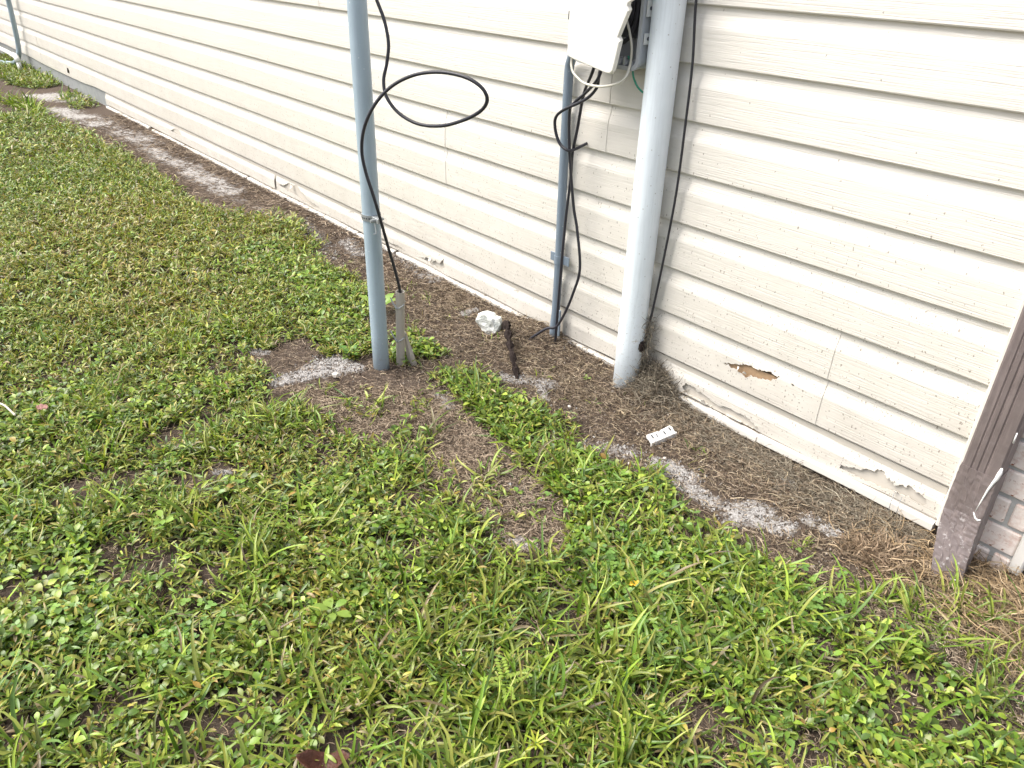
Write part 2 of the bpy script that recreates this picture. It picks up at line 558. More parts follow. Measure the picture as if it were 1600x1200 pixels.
def density(x, y):
    jx = x + (fbm(x, y, 9, 50) - .5) * .16 + (vnoise(x, y, 40, 52) - .5) * .04
    jy = y + (fbm(x, y, 9, 60) - .5) * .13 + (vnoise(x, y, 40, 62) - .5) * .04
    far = np.clip((-x - 2.6) / 3, 0, 1)
    jx = x + (jx - x) * (1 + far)
    d = np.where(pip(jx, jy, MAIN), 1.0, 0)
    d = np.maximum(d, np.where(pip(jx, jy, STRIP), .85, 0))
    d = np.maximum(d, np.where(pip(jx, jy, STUBG), .9, 0))
    d = np.maximum(d, np.where(pip(jx, jy, FARG), .9, 0))
    d = np.maximum(d, np.where(pip(jx, jy, FARG2), .7, 0))
    sp = pip(x, y, SPARSE)
    d = np.where(sp, np.clip((fbm(x, y, 10, 70) - .50) * 3.0, .02, .5), d)
    s2 = pip(x, y, SPARSE2)
    d = np.where(s2, np.minimum(d, .13), d)
    nearf = np.clip((x + 3.2) / 1.4, 0, 1)
    d = d * (1 - nearf + nearf * np.clip(fbm(x, y, 8, 75, 2) * 3.0 - .62, .22, 1)) * np.clip(1.15 - .5 * vnoise(x, y, 22, 77), .4, 1)
    for bx, by, r in BARE:
        d = d * (1 - .92 * np.exp(-((x - bx) ** 2 + (y - by) ** 2) / (r * r)))
    return d

build_ground()

# ------------------------------------------------------------------ siding wall
H = .127                                       # one dutch-lap course
X_END = -.369
PROFILE = [(.0112, .0005), (.0020, -.0012), (0, .0015), (-.0004, .020), (0, .046), (.0004, .076), (.0014, .0815),
           (.0056, .094), (.0096, .107), (.0112, .117), (.0116, .1265)]
wall = thing('siding_wall', 'long cream vinyl lap siding wall with torn lower edge and grey foundation', 'wall', (-4, 0, 0))

def siding(x0, x1, courses, z0, holes=(), zmin=None, name='siding_panel', sag=None, yoff=0.0):
    prof = []
    for c in range(courses):
        prof += [(y, z0 + c * H + z) for y, z in PROFILE]
    if zmin is not None:
        yb = 0.0
        prof = [(.008, zmin), (yb, zmin + .0008)] + [p for p in prof if p[1] > zmin + .004]
    step = .07
    xs = list(np.arange(x0, x1, step)) + [x1]
    zr = []
    for poly in holes:
        px, pz = [p[0] for p in poly], [p[1] for p in poly]
        xs += list(np.arange(max(x0, min(px) - .004), min(x1, max(px) + .004), .0017))
        zr.append((min(pz) - .003, max(pz) + .003))
    xs = sorted(set(round(x, 5) for x in xs if x0 <= x <= x1))
    rows = []
    for (ya, za), (yb, zb) in zip(prof, prof[1:]):
        n = 1
        for lo, hi in zr:
            if zb > lo and za < hi: n = max(n, int(math.ceil((zb - za) / .0017)))
        for k in range(n):
            t = k / n
            rows.append((ya + (yb - ya) * t, za + (zb - za) * t))
    rows.append(prof[-1])
    xs_, rows_ = np.array(xs), np.array(rows)
    X = np.repeat(xs_[None], len(rows_), 0)
    Yr = np.repeat(rows_[:, :1], len(xs_), 1)
    Zr = np.repeat(rows_[:, 1:], len(xs_), 1)
    wav = (vnoise(X, Zr * 0 + z0, 1.7, 5) - .5) * .003 + (vnoise(X, Zr * 2 + z0, 5, 9) - .5) * .0012
    Yw = Yr + yoff + wav
    Zw = Zr + (vnoise(X, X * 0 + z0 * 3, .9, 2) - .5) * .004
    if sag is not None: Zw = Zw + sag(X, Zr)
    nx, nr = len(xs_), len(rows_)
    i = np.arange(nr - 1)[:, None] * nx + np.arange(nx - 1)[None]
    F = np.stack([i, i + 1, i + nx + 1, i + nx], -1).reshape(-1, 4)
    if holes:
        cx = X.ravel()[F].mean(1)
        cz = Zr.ravel()[F].mean(1)
        keep = np.ones(len(F), bool)
        for poly in holes:
            jx = cx + (vnoise(cx, cz, 220, 1) - .5) * .004
            jz = cz + (vnoise(cx, cz, 220, 4) - .5) * .006
            keep &= ~pip(jx, jz, poly)
        F = F[keep]
    V = np.stack([X.ravel(), Yw.ravel(), Zw.ravel()], 1)
    o = quads_obj(name, V, F, None, MV, smooth=False, parent=wall)
    # smooth only the rounded cove; butt edges stay crisp through the angle limit
    md = o.modifiers.new('thickness', 'SOLIDIFY')
    md.thickness = .0012
    md.offset = -1
    return o

HOLE = [(-.972, .178), (-.955, .186), (-.938, .190), (-.925, .193), (-.912, .201), (-.899, .203), (-.892, .208), (-.880, .202), (-.868, .204), (-.850, .207), (-.835, .210),
        (-.822, .207), (-.808, .207), (-.820, .197), (-.830, .190), (-.842, .185), (-.858, .183), (-.872, .178), (-.884, .178),
        (-.893, .170), (-.904, .169), (-.912, .175), (-.920, .172), (-.932, .178), (-.944, .176), (-.956, .180)]
SPOT1 = [(-.774, .205), (-.768, .208), (-.765, .203), (-.771, .201)]
TEAR1 = [(-1.087, .056), (-1.075, .068), (-1.064, .072), (-1.045, .068), (-1.022, .063), (-1.0, .060), (-.982, .052), (-.963, .052), (-.945, .058), (-.931, .058), (-.915, .060), (-.902, .057),
         (-.885, .059), (-.866, .056), (-.852, .050), (-.838, .036), (-.88, .033), (-.905, .041), (-.923, .038), (-.965, .033), (-1.0, .036), (-1.045, .037), (-1.067, .038)]
TEAR2 = [(-.610, .048), (-.606, .054), (-.592, .058), (-.58, .062), (-.559, .069), (-.545, .078), (-.53, .080), (-.516, .090), (-.508, .088), (-.499, .079), (-.488, .077), (-.477, .069), (-.461, .080),
         (-.455, .079), (-.446, .086), (-.438, .084), (-.432, .080), (-.408, .076), (-.400, .060), (-.409, .052), (-.440, .058), (-.468, .054), (-.500, .046), (-.562, .046)]
TEAR3 = [(-3.58, .068), (-3.52, .075), (-3.466, .098), (-3.43, .094), (-3.387, .104), (-3.36, .09), (-3.341, .086), (-3.31, .08), (-3.283, .063), (-3.164, .052), (-3.20, .040), (-3.3, .045), (-3.42, .060), (-3.50, .062)]
TEAR4 = [(-2.397, .047), (-2.34, .058), (-2.302, .073), (-2.285, .060), (-2.268, .069), (-2.24, .066), (-2.219, .090), (-2.208, .055), (-2.25, .044), (-2.32, .047)]
TEAR5 = [(-2.91, .086), (-2.885, .118), (-2.865, .112), (-2.875, .098), (-2.895, .100)]
TEAR6 = [(-2.70, .040), (-2.64, .055), (-2.58, .052), (-2.52, .058), (-2.46, .047), (-2.52, .040), (-2.6, .044)]
TEAR7 = [(-1.815, .098), (-1.803, .108), (-1.793, .103), (-1.800, .094)]
FARH = [(-7.215, .150), (-7.20, .182), (-7.165, .186), (-7.14, .160), (-7.17, .148)]
TEAR8 = [(-5.02, .072), (-4.95, .098), (-4.88, .096), (-4.84, .078), (-4.92, .070)]

def shiver(x, z):                               # lower edge of the short course is a little uneven
    return np.where(z < .05, (vnoise(x, x * 0, 7, 21) - .5) * .010, 0)
for xa, xb, hs_ in ((-6.30, -3.62, [TEAR8]), (-3.60, -1.60, [TEAR3, TEAR4, TEAR5, TEAR6, TEAR7]), (-1.57, -1.205, []), (-1.165, X_END, [TEAR1, TEAR2])):
    siding(xa, xb, 1, 0.0, hs_, zmin=.035, sag=shiver)
def droop(x, z):                                # last boards over the foundation sag at the bottom
    f = np.clip((.22 - z) / .1, 0, 1) * np.clip((-6.45 - x) / .3, 0, 1)
    return f * ((vnoise(x, x * 0, 1.2, 31) - .55) * .045)
SEAM = {0: [-.691, -4.35, -8.0, -11.7], 1: [-2.189, -5.85, -9.5, -13.2], 2: [-1.448, -5.1, -8.76, -12.4], 3: [-3.0, -6.66, -10.3, -13.9],
        4: [-.98, -4.64, -8.3, -11.96], 5: [-2.5, -6.1, -9.8, -13.4], 6: [-1.7, -5.3, -9.0, -12.7], 7: [-3.2, -6.9, -10.5], 8: [-1.1, -4.8, -8.5, -12.1]}
for row in range(9):
    edges = [X_END] + SEAM[row] + [-16.0]
    for k, (xb, xa) in enumerate(zip(edges, edges[1:])):
        hl = []
        if row == 0:
            if k == 0: hl = []
            if k == 1: hl = [HOLE, SPOT1]
            if k == 2: hl = [FARH]
        siding(xa - (.018 if k < len(edges) - 2 else 0), xb, 2, H * (1 + 2 * row), hl, sag=droop if row == 0 else None, yoff=-.0014 if k % 2 else 0.0)

# pieces behind and below the boards
bm_obj('sheathing_board', box_bm(-16, -.372, .0165, .030, -.05, 2.41), MOSB, wall)
def lip(x0, x1, zb, h, y):
    n = max(2, int((x1 - x0) / .05))
    xs = np.linspace(x0, x1, n + 1)
    prof = [(.010, zb), (y + .0016, zb), (y, zb + .002), (y - .0004, zb + h - .003), (y + .0018, zb + h), (.010, zb + h + .001)]
    V, F = [], []
    for i, x in enumerate(xs):
        dz = float((vnoise(x, .3, 4, 41) - .5) * .006)
        dy = float((vnoise(x, .7, 6, 43) - .5) * .003)
        V += [(x, p[0] + dy, p[1] + dz) for p in prof]
    k = len(prof)
    for i in range(n):
        for j in range(k - 1): F.append((i * k + j, (i + 1) * k + j, (i + 1) * k + j + 1, i * k + j + 1))
    F.append(tuple(range(k)))
    F.append(tuple(range(n * k, n * k + k))[::-1])
    return mesh_obj('starter_strip', V, F, MSTRIP, wall)
lip(-6.30, -5.42, .010, .016, -.008)
lip(-5.36, -3.95, .008, .015, -.007)
lip(-3.93, -2.55, .007, .018, -.008)
lip(-2.53, -1.605, .007, .019, -.008)
lip(-1.575, -1.215, .007, .019, -.008)
lip(-1.165, -.83, .004, .020, -.009)
lip(-.827, -.372, .008, .022, -.009)
bm_obj('backer_board', box_bm(-1.0, -.78, .0060, .0090, .150, .199), MOSB, wall)
bm_obj('inner_flange', box_bm(-6.29, -.374, .0085, .0105, .028, .118), MUNDER, wall)
b = box_bm(-16, -6.31, .010, .016, -.06, .13)
bm_obj('foundation', b, MCONC, wall)
def shard(x, z, L_, w_, up):
    V, F = [], []
    for i in range(5):
        t = i / 4
        yy = -.001 - .010 * t * t
        for q in (-1, 1): V.append((x + q * w_ * (1 - .75 * t) * .5 + .004 * t, yy, z + up * L_ * (t - .25 * t * t)))
    for i in range(4): F.append((2 * i, 2 * i + 1, 2 * i + 3, 2 * i + 2))
    o = mesh_obj('torn_shard', V, F, MV, wall)
    md = o.modifiers.new('thickness', 'SOLIDIFY')
    md.thickness = .0011
for q in ((-1.012, .034, .022, .018, 1), (-.842, .036, .020, .012, 1), (-.925, .188, .010, .006, -1), (-.905, .175, .012, .012, 1), (-.47, .053, .010, .012, 1), (-2.30, .072, .016, .022, -1), (-3.43, .096, .018, .03, -1)): shard(*q)
for xx in (-.470, -.452):
    bm_obj('wire_loop', tube(spline([(xx, -.004, .052), (xx + .002, -.014, .044), (xx + .004, -.019, .026), (xx + .003, -.014, .008), (xx + .002, -.004, .003)], 4), .0008, 5), MZINC, wall)
mesh_obj('corner_channel', *(lambda v, f: (v, f))(
    [(x, y, z) for z in (.03, 2.41) for x, y in ((-.3685, .014), (-.3685, -.009), (-.366, -.0115), (-.3525, -.0115), (-.3505, -.009), (-.3505, .014))],
    [(i, (i + 1) % 6, (i + 1) % 6 + 6, i + 6) for i in range(6)] + [tuple(range(6))[::-1], tuple(range(6, 12))]), MSTRIP, wall)

# ------------------------------------------------------------------ brick pillar and trim
pillar = thing('brick_pillar', 'narrow pillar of whitewashed pink brick behind the brown downspout', 'brick pillar', (-.28, .05, 0))
bm_obj('mortar', box_bm(-.349, -.2145, .007, .10, -.05, 2.41), MMORT, pillar)
brick_mesh = {}
def brick(x0, x1, z):
    key = (round(x1 - x0, 3), random.randrange(3))
    if key not in brick_mesh:
        bb = box_bm(-(x1 - x0) / 2, (x1 - x0) / 2, -.0005, .09, 0, .0565, .0028, .0012)
        o = bm_obj('brick', bb, MBRICK, pillar)
        brick_mesh[key] = o
    else:
        o = brick_mesh[key].copy()
        COL.objects.link(o)
        o.parent = pillar
    o.matrix_parent_inverse = Matrix.Translation(-Vector(pillar.location))
    o.location = ((x0 + x1) / 2, random.uniform(-.0015, .0015), z)
for r in range(36):
    z = -.032 + r * .0667
    if r % 2: brick(-.3488, -.2148, z)
    else:
        brick(-.3488, -.256, z)
        brick(-.246, -.2148, z)
trim = tag(bm_obj('door_trim', box_bm(-.2135, -.190, -.004, .12, .0, 2.41, .003), MTRIM), 'narrow white painted trim board edging the brick pillar', 'trim')

# ------------------------------------------------------------------ brown downspout
down = thing('downspout', 'brown metal downspout with dented elbow at the end of the siding', 'downspout', (-.30, -.10, 0))
def section(fl, fr, bl, br, ridges=True):
    fl, fr, bl, br = map(Vector, (fl, fr, bl, br))
    nrm = (fl - bl).normalized()
    pts = []
    fr_pts = [(0, -.003), (.05, 0), (.22, 0), (.25, -.0022), (.275, -.0022), (.305, 0), (.40, 0), (.43, -.0022), (.455, -.0022), (.485, 0), (.60, 0), (.63, -.0022), (.655, -.0022), (.685, 0), (.96, 0), (1, -.003)]
    for t, d in fr_pts: pts.append(fl.lerp(fr, t) + nrm * (d if ridges else 0))
    for t in (.12, .5, .88): pts.append(fr.lerp(br, t))
    for t in (.04, .5, .96): pts.append(br.lerp(bl, t))
    for t in (.12, .5, .88): pts.append(bl.lerp(fl, t))
    return pts
def loft(name, secs, mat, parent, caps=(True, False), jit=0):
    k = len(secs[0])
    V, F = [], []
    for s in secs: V += [Vector(p) + Vector([random.uniform(-jit, jit) for _ in range(3)]) for p in s]
    for i in range(len(secs) - 1):
        for j in range(k): F.append((i * k + j, i * k + (j + 1) % k, (i + 1) * k + (j + 1) % k, (i + 1) * k + j))
    if caps[0]: F.append(tuple(range(k)))
    if caps[1]: F.append(tuple(range((len(secs) - 1) * k, len(secs) * k))[::-1])
    o = mesh_obj(name, V, F, mat, parent)
    md = o.modifiers.new('thickness', 'SOLIDIFY')
    md.thickness = .0009
    return o
secs = [section((-.348, -.072, z), (-.281, -.072, z), (-.348, -.014, z), (-.281, -.014, z)) for z in np.linspace(2.35, .20, 44)]
loft('pipe', secs, MDOWN, down, (False, False))
el = [((-.3492, -.0735, .235), (-.2798, -.0735, .235), (-.3492, -.0130, .235), (-.2798, -.0130, .235)),
      ((-.349, -.075, .19), (-.279, -.075, .19), (-.349, -.014, .175), (-.279, -.014, .175)),
      ((-.347, -.083, .135), (-.277, -.080, .135), (-.347, -.024, .10), (-.277, -.022, .10)),
      ((-.343, -.094, .105), (-.275, -.088, .105), (-.343, -.040, .062), (-.274, -.034, .062)),
      ((-.334, -.112, .070), (-.270, -.100, .072), (-.336, -.066, .022), (-.270, -.052, .024)),
      ((-.322, -.131, .036), (-.265, -.112, .040), (-.326, -.092, -.012), (-.266, -.072, -.008)),
      ((-.309, -.148, .004), (-.260, -.121, .008), (-.315, -.112, -.04), (-.262, -.086, -.036))]
secs = []
for A, B in zip(el, el[1:]):
    for t in np.linspace(0, 1, 6, endpoint=False):
        q = [Vector(a).lerp(Vector(b_), t) for a, b_ in zip(A, B)]
        secs.append(section(*q, ridges=False))
secs.append(section(*el[-1], ridges=False))
rim_pts = [Vector(p) + Vector((0, -.0008, .0012)) for p in secs[-1][:17]]
eo = loft('elbow', secs, MDOWN, down, (False, False), jit=.0007)
# white sealant smeared down the right front edge
pts = [(-.2800, -.0745, .345), (-.2797, -.0745, .325)]
bm_obj('bare_rim', tube(rim_pts, [.0007 + .0011 * abs(math.sin(i * 2.1)) for i in range(len(rim_pts))], 6), MWHITE, down, True)
def drip_part(pts, r): bm_obj('sealant_drip', tube(pts, r, 7), MWHITE, down, True)
drip_part([(-.2803, -.0738, .262), (-.2805, -.0742, .25), (-.282, -.0742, .235), (-.2845, -.0758, .225), (-.288, -.0762, .205), (-.291, -.0772, .175), (-.293, -.0795, .150)], [.002, .0045, .004, .003, .0022, .0014, .0008])
drip_part([(-.295, -.0815, .148), (-.289, -.0820, .138), (-.283, -.0815, .134), (-.278, -.0805, .138)], [.0008, .002, .0022, .001])
drip_part([(-.2800, -.0738, .345), (-.2798, -.0738, .322)], [.0012, .0018])

# ------------------------------------------------------------------ grey mast, strap, black loop cable, conduit stub
pole = thing('utility_pole', 'blue grey metal pole standing in the lawn before the siding', 'pole', (-1.783, -.553, 0))
b = tube([(-1.783, -.553, z) for z in np.linspace(-.1, 2.3, 12)], .0241, 28)
po = bm_obj('pole_tube', b, MPOLE, pole, True)
strap = bmesh.new()
n = 40
zc = .472
for k in range(n):
    a0, a1 = 2 * math.pi * k / n, 2 * math.pi * (k + 1) / n
    V = []
    for aa in (a0, a1):
        for rr in (.0243, .0262):
            for zz in (zc - .008, zc + .008):
                V.append(strap.verts.new((-1.783 + rr * math.cos(aa), -.553 + rr * math.sin(aa), zz)))
    for q in ((2, 6, 7, 3), (1, 3, 7, 5), (0, 4, 6, 2)): strap.faces.new([V[i] for i in q])
bmesh.ops.remove_doubles(strap, verts=strap.verts, dist=1e-5)
strap_o = bm_obj('strap', strap, MZINC, pole)
hb = bmesh.new()
for k in range(11):                             # punched holes show as dark dots round the band
    aa = R(180 + k * 17)
    cx, cy = -1.783 + .0264 * math.cos(aa), -.553 + .0264 * math.sin(aa)
    tube([(cx - .0008 * math.cos(aa), cy - .0008 * math.sin(aa), zc), (cx + .0004 * math.cos(aa), cy + .0004 * math.sin(aa), zc)], .0024, 8, bm=hb)
bm_obj('strap_hole', hb, MDARK, strap_o)
bl = bmesh.new()
box_bm(-1.760, -1.728, -.566, -.552, zc - .007, zc + .007, .001, bm=bl)
tube([(-1.744, -.580, zc), (-1.744, -.540, zc)], .0045, 6, bm=bl)
tube([(-1.740, -.575, zc - .036), (-1.736, -.569, zc - .034), (-1.750, -.563, zc - .010)], .0014, 5, bm=bl)
bm_obj('strap_bolt', bl, MZINC, strap_o)

LOOP = [(-1.84, -.52, 1.22), (-1.85, -.505, 1.12), (-1.806, -.5, 1.031), (-1.781, -.5, .998), (-1.745, -.5, .959), (-1.728, -.5, .903), (-1.729, -.51, .86), (-1.746, -.52, .822), (-1.722, -.53, .788),
        (-1.699, -.51, .744), (-1.632, -.49, .726), (-1.565, -.47, .731), (-1.477, -.46, .764), (-1.423, -.45, .793), (-1.405, -.45, .819),
        (-1.418, -.46, .846), (-1.451, -.48, .866), (-1.52, -.5, .87), (-1.594, -.52, .858), (-1.646, -.54, .833), (-1.671, -.565, .806),
        (-1.693, -.59, .768), (-1.72, -.6, .712), (-1.736, -.6, .662), (-1.73, -.595, .607), (-1.712, -.585, .56), (-1.712, -.575, .507),
        (-1.71, -.565, .471), (-1.726, -.54, .39), (-1.736, -.515, .315), (-1.742, -.495, .254), (-1.747, -.495, .19)]
def smooth_pts(p, it=1):
    p = np.array(p)
    for _ in range(it):
        q = p.copy()
        q[1:-1] = .25 * p[:-2] + .5 * p[1:-1] + .25 * p[2:]
        p = q
    return p
tag(bm_obj('looped_cable', tube(spline(smooth_pts(LOOP, 1), 6), .0043, 10), MCABLE, smooth=True),
    'thick black cable hanging in one wide loop beside the blue grey pole', 'cable')

stub = thing('conduit_stub', 'short tan grey conduit stub taking in the black looped cable at the pole foot', 'conduit', (-1.772, -.494, 0))
base, top = Vector((-1.772, -.494, -.06)), Vector((-1.749, -.495, .247))
b = bmesh.new()
n = 20
ax = (top - base).normalized()
u = ax.orthogonal().normalized()
w = ax.cross(u)
prof = [(base, .0133), (top, .0133), (top, .0102), (top - ax * .07, .0102)]
rings = [[b.verts.new(c + (u * math.cos(2 * math.pi * k / n) + w * math.sin(2 * math.pi * k / n)) * r_) for k in range(n)] for c, r_ in prof]
for A, B in zip(rings, rings[1:]):
    for k in range(n): b.faces.new((A[k], A[(k + 1) % n], B[(k + 1) % n], B[k]))
b.faces.new(rings[-1])
bm_obj('pipe', b, MSTUB, stub, False)
def ziptie(t):
    c = base.lerp(top, t)
    b = bmesh.new()
    # slanted band and its loose tail
    pts = []
    for k in range(15):
        aa = R(20 + 320 * k / 14)
        pts.append(c + (u * math.cos(aa) + w * math.sin(aa)) * .0142 + ax * (.009 * math.sin(aa + 1.1)))
    tube(pts, .0022, 6, bm=b)
    s = c + Vector((.004, -.0145, -.006))
    tube([s, s + Vector((-.012, -.004, .012)), s + Vector((-.026, -.004, .026))], [.0030, .0026, .0020], 6, bm=b)
    bm_obj('zip_tie', b, MZINC, stub)
ziptie(.86)
ziptie(.50)
b = bmesh.new()
V = [b.verts.new(p) for p in ((-1.768, -.480, .105), (-1.763, -.478, .104), (-1.760, -.470, -.03), (-1.726, -.468, -.03), (-1.768, -.474, .105), (-1.763, -.472, .104), (-1.760, -.452, -.03), (-1.728, -.450, -.03))]
for q in ((0, 1, 3, 2), (4, 6, 7, 5), (0, 4, 5, 1), (1, 5, 7, 3), (0, 2, 6, 4)): b.faces.new([V[i] for i in q])
bm_obj('stake', b, MSTUB, stub)

# ------------------------------------------------------------------ big pale pipe, its cable and clamp
b = tube([(-1.2495, -.047, z) for z in np.linspace(-.12, 2.35, 10)], .0385, 40)
tag(bm_obj('large_pipe', b, MWPIPE, smooth=True), 'wide pale blue white pipe running up the siding right of the utility box', 'pipe')
pts = [(-1.20, -.02, 1.40), (-1.198, -.02, 1.2), (-1.196, -.02, 1.025), (-1.183, -.02, .891), (-1.18, -.02, .746), (-1.18, -.02, .589), (-1.19, -.02, .433), (-1.203, -.024, .261), (-1.211, -.03, .17), (-1.213, -.034, .10), (-1.21, -.035, -.02)]
tag(bm_obj('ground_cable', tube(spline(pts, 6), .0032, 8), MCABLE2, smooth=True), 'thin dark cable hanging straight down just right of the wide pale pipe', 'cable')
clamp = bmesh.new()
tube([(-1.2115, -.043, .13), (-1.2115, -.043, .16)], .0095, 8, bm=clamp)
box_bm(-1.222, -1.203, -.056, -.036, .135, .155, .002, .001, bm=clamp)
tube([(-1.226, -.056, .15), (-1.214, -.056, .146)], .003, 6, bm=clamp)
tag(bm_obj('ground_clamp', clamp, MRUST), 'small dark ground clamp gripping the thin cable at the pale pipe foot', 'clamp')

# ------------------------------------------------------------------ small grey conduit
cond = thing('wall_conduit', 'slim blue grey conduit strapped to the siding under the utility box', 'conduit', (-1.585, -.02, 0))
path = [(-1.49, -.045, .905), (-1.525, -.042, .900), (-1.556, -.034, .882), (-1.578, -.026, .856), (-1.588, -.022, .80), (-1.586, -.022, .5), (-1.583, -.022, .29), (-1.584, -.022, .12), (-1.586, -.024, .05), (-1.582, -.028, -.04)]
bm_obj('pipe', tube(spline(path, 4), .0134, 18), MCOND, cond, True)
sb = bmesh.new()
n = 18
for k in range(n + 1):
    aa = R(180 + 180 * k / n)
    p = Vector((-1.583 + .0152 * math.cos(aa), -.022 + .0152 * math.sin(aa), .287))
    ring = [sb.verts.new(p + Vector((0, 0, -.013))), sb.verts.new(p + Vector((0, 0, .013)))]
    if k: sb.faces.new((prev[0], ring[0], ring[1], prev[1]))
    prev = ring
s_o = bm_obj('strap', sb, MCOND, cond)
md = s_o.modifiers.new('thickness', 'SOLIDIFY')
md.thickness = .002
for sx in (-1, 1):
    x0 = -1.583 + sx * .0148
    x1 = x0 + sx * .026
    bm_obj('strap_tab', box_bm(min(x0, x1), max(x0, x1), -.020, -.017, .274, .302, .0008), MCOND, s_o)
bm_obj('ground_bar', box_bm(-1.572, -1.556, -.03, -.024, -.06, .125, .001), MCOND, cond)

W1 = [(a_ + .010, b_, c_) for a_, b_, c_ in [(-1.43, -.09, .90), (-1.446, -.09, .847), (-1.496, -.06, .795), (-1.514, -.05, .759), (-1.527, -.047, .69), (-1.540, -.047, .619), (-1.541, -.047, .549), (-1.548, -.05, .419), (-1.553, -.052, .237), (-1.556, -.052, .104), (-1.560, -.05, .02)]]
W2 = [(-1.40, -.09, .90), (-1.403, -.1, .841), (-1.464, -.08, .793), (-1.506, -.075, .763), (-1.528, -.07, .734), (-1.528, -.06, .622), (-1.51, -.05, .48), (-1.493, -.045, .408), (-1.471, -.045, .296), (-1.493, -.045, .207), (-1.517, -.05, .136), (-1.538, -.062, .087), (-1.57, -.07, .071), (-1.597, -.085, .046), (-1.62, -.10, .02)]
W3 = [(-1.40, -.09, .90), (-1.412, -.09, .842), (-1.427, -.08, .809), (-1.463, -.08, .777), (-1.538, -.085, .739), (-1.566, -.085, .713), (-1.568, -.08, .678), (-1.553, -.075, .646), (-1.527, -.07, .633), (-1.522, -.05, .633), (-1.52, -.022, .640), (-1.52, .002, .645)]
for pts, lab in ((W1, 'black cable running close along the slim conduit down to the ground'),
                 (W2, 'black cable bowing out right of the slim conduit and trailing along the litter'),
                 (W3, 'black cable curling left over the slim conduit and back into the siding')):
    tag(bm_obj('black_cable', tube(spline(pts, 6), .0042, 8), MCABLE, smooth=True), lab, 'cable', 'black cables under the utility box')

# ------------------------------------------------------------------ utility box
ub = thing('utility_box', 'grey wall utility box with its white cover hanging open and wires below', 'utility box', (-1.39, -.05, .87))
hx0, hx1, hz0, hz1, hy0, hy1 = -1.505, -1.289, .868, 1.24, -.092, -.012
b = bmesh.new()
def rrect(x0, x1, z0, z1, r, n=5):
    P = []
    for cx, cz, a0 in ((x1 - r, z1 - r, 0), (x0 + r, z1 - r, 90), (x0 + r, z0 + r, 180), (x1 - r, z0 + r, 270)):
        for k in range(n + 1):
            a_ = R(a0 + 90 * k / n)
            P.append((cx + r * math.cos(a_), cz + r * math.sin(a_)))
    return P
outer = rrect(hx0, hx1, hz0, hz1, .022)
inner = rrect(hx0 + .007, hx1 - .007, hz0 + .007, hz1 - .007, .016)
lipo = rrect(hx0 - .003, hx1 + .003, hz0 - .003, hz1 + .003, .024)
def ring(P, y): return [b.verts.new((x, y, z)) for x, z in P]
seq = [ring(outer, hy1), ring(outer, hy0 + .010), ring(lipo, hy0 + .008), ring(lipo, hy0), ring(inner, hy0), ring(inner, hy1 - .012)]
k = len(outer)
for A, B in zip(seq, seq[1:]):
    for i in range(k): b.faces.new((A[i], A[(i + 1) % k], B[(i + 1) % k], B[i]))
b.faces.new(seq[0])
b.faces.new(seq[-1][::-1])
bm_obj('housing', b, MHOUS, ub)
mod = bm_obj('inner_module', box_bm(-1.49, -1.318, -.07, -.026, .935, 1.22, .003), MDARK, ub)
for zz in (.975, 1.005, 1.035):
    bm_obj('module_rib', box_bm(-1.40, -1.314, -.0735, -.0702, zz, zz + .003), MCABLE, mod)
b = bmesh.new()
for i in range(7):
    x0 = -1.44 + i * .02
    box_bm(x0, x0 + .012, -.088, -.045, .876, .888, .0015, bm=b)
    box_bm(x0 + .003, x0 + .009, -.090, -.086, .871, .895, .001, bm=b)
bm_obj('cable_grommet', b, MHOUS, ub)
bm_obj('inner_cable', tube(spline([(-1.33, -.078, 1.12), (-1.312, -.084, 1.05), (-1.309, -.085, .99), (-1.318, -.086, .95), (-1.345, -.088, .925), (-1.39, -.088, .91)], 6), .0055, 8), MCABLE, ub, True)
bm_obj('inner_cable', tube(spline([(-1.345, -.078, 1.1), (-1.326, -.082, 1.03), (-1.323, -.084, .985), (-1.335, -.086, .95)], 6), .004, 8), MCABLE, ub, True)
lat = bmesh.new()
box_bm(-1.2858, -1.2838, -.082, -.056, .985, 1.02, .0006, bm=lat)
box_bm(-1.2858, -1.2838, -.064, -.056, .950, .985, .0006, bm=lat)
box_bm(-1.2858, -1.2838, -.082, -.056, .925, .950, .0006, bm=lat)
lo = bm_obj('latch_plate', lat, MWHITE, ub)
for zz in (.938, 1.003):
    bm_obj('screw', tube([(-1.2845, -.069, zz), (-1.2815, -.069, zz)], .0042, 10), MDARK, lo)
# hanging cover: an irregular moulded plate with a rim
out = [(-1.494, 1.26), (-1.494, 1.02), (-1.4935, .890), (-1.488, .881), (-1.470, .877), (-1.340, .8605), (-1.325, .861), (-1.316, .868), (-1.311, .885), (-1.300, .934), (-1.3075, .942), (-1.279, 1.000), (-1.2845, 1.008), (-1.2835, 1.014), (-1.268, 1.022), (-1.235, 1.26)]
def plate_y(x): return -.128 - (x + 1.494) * .12
cv = bmesh.new()
fr_ = [cv.verts.new((x, plate_y(x), z)) for x, z in out]
bk = [cv.verts.new((x, plate_y(x) + .013, z + .003)) for x, z in out]
cv.faces.new(fr_)
cv.faces.new(bk[::-1])
for i in range(len(out)):
    cv.faces.new((fr_[i], bk[i], bk[(i + 1) % len(out)], fr_[(i + 1) % len(out)]))
bmesh.ops.recalc_face_normals(cv, faces=cv.faces)
edges = [e_ for e_ in cv.edges if all(v in fr_ for v in e_.verts)]
bmesh.ops.bevel(cv, geom=edges, offset=.0035, segments=3, affect='EDGES', profile=.5)
co = bm_obj('cover', cv, MCOVER, ub)
rim = [(x + dx, plate_y(x) + .012, z + dz) for (x, z), dx, dz in zip(out[2:9], [.004, .004, .002, 0, -.002, -.004, -.004], [.004] * 7)]
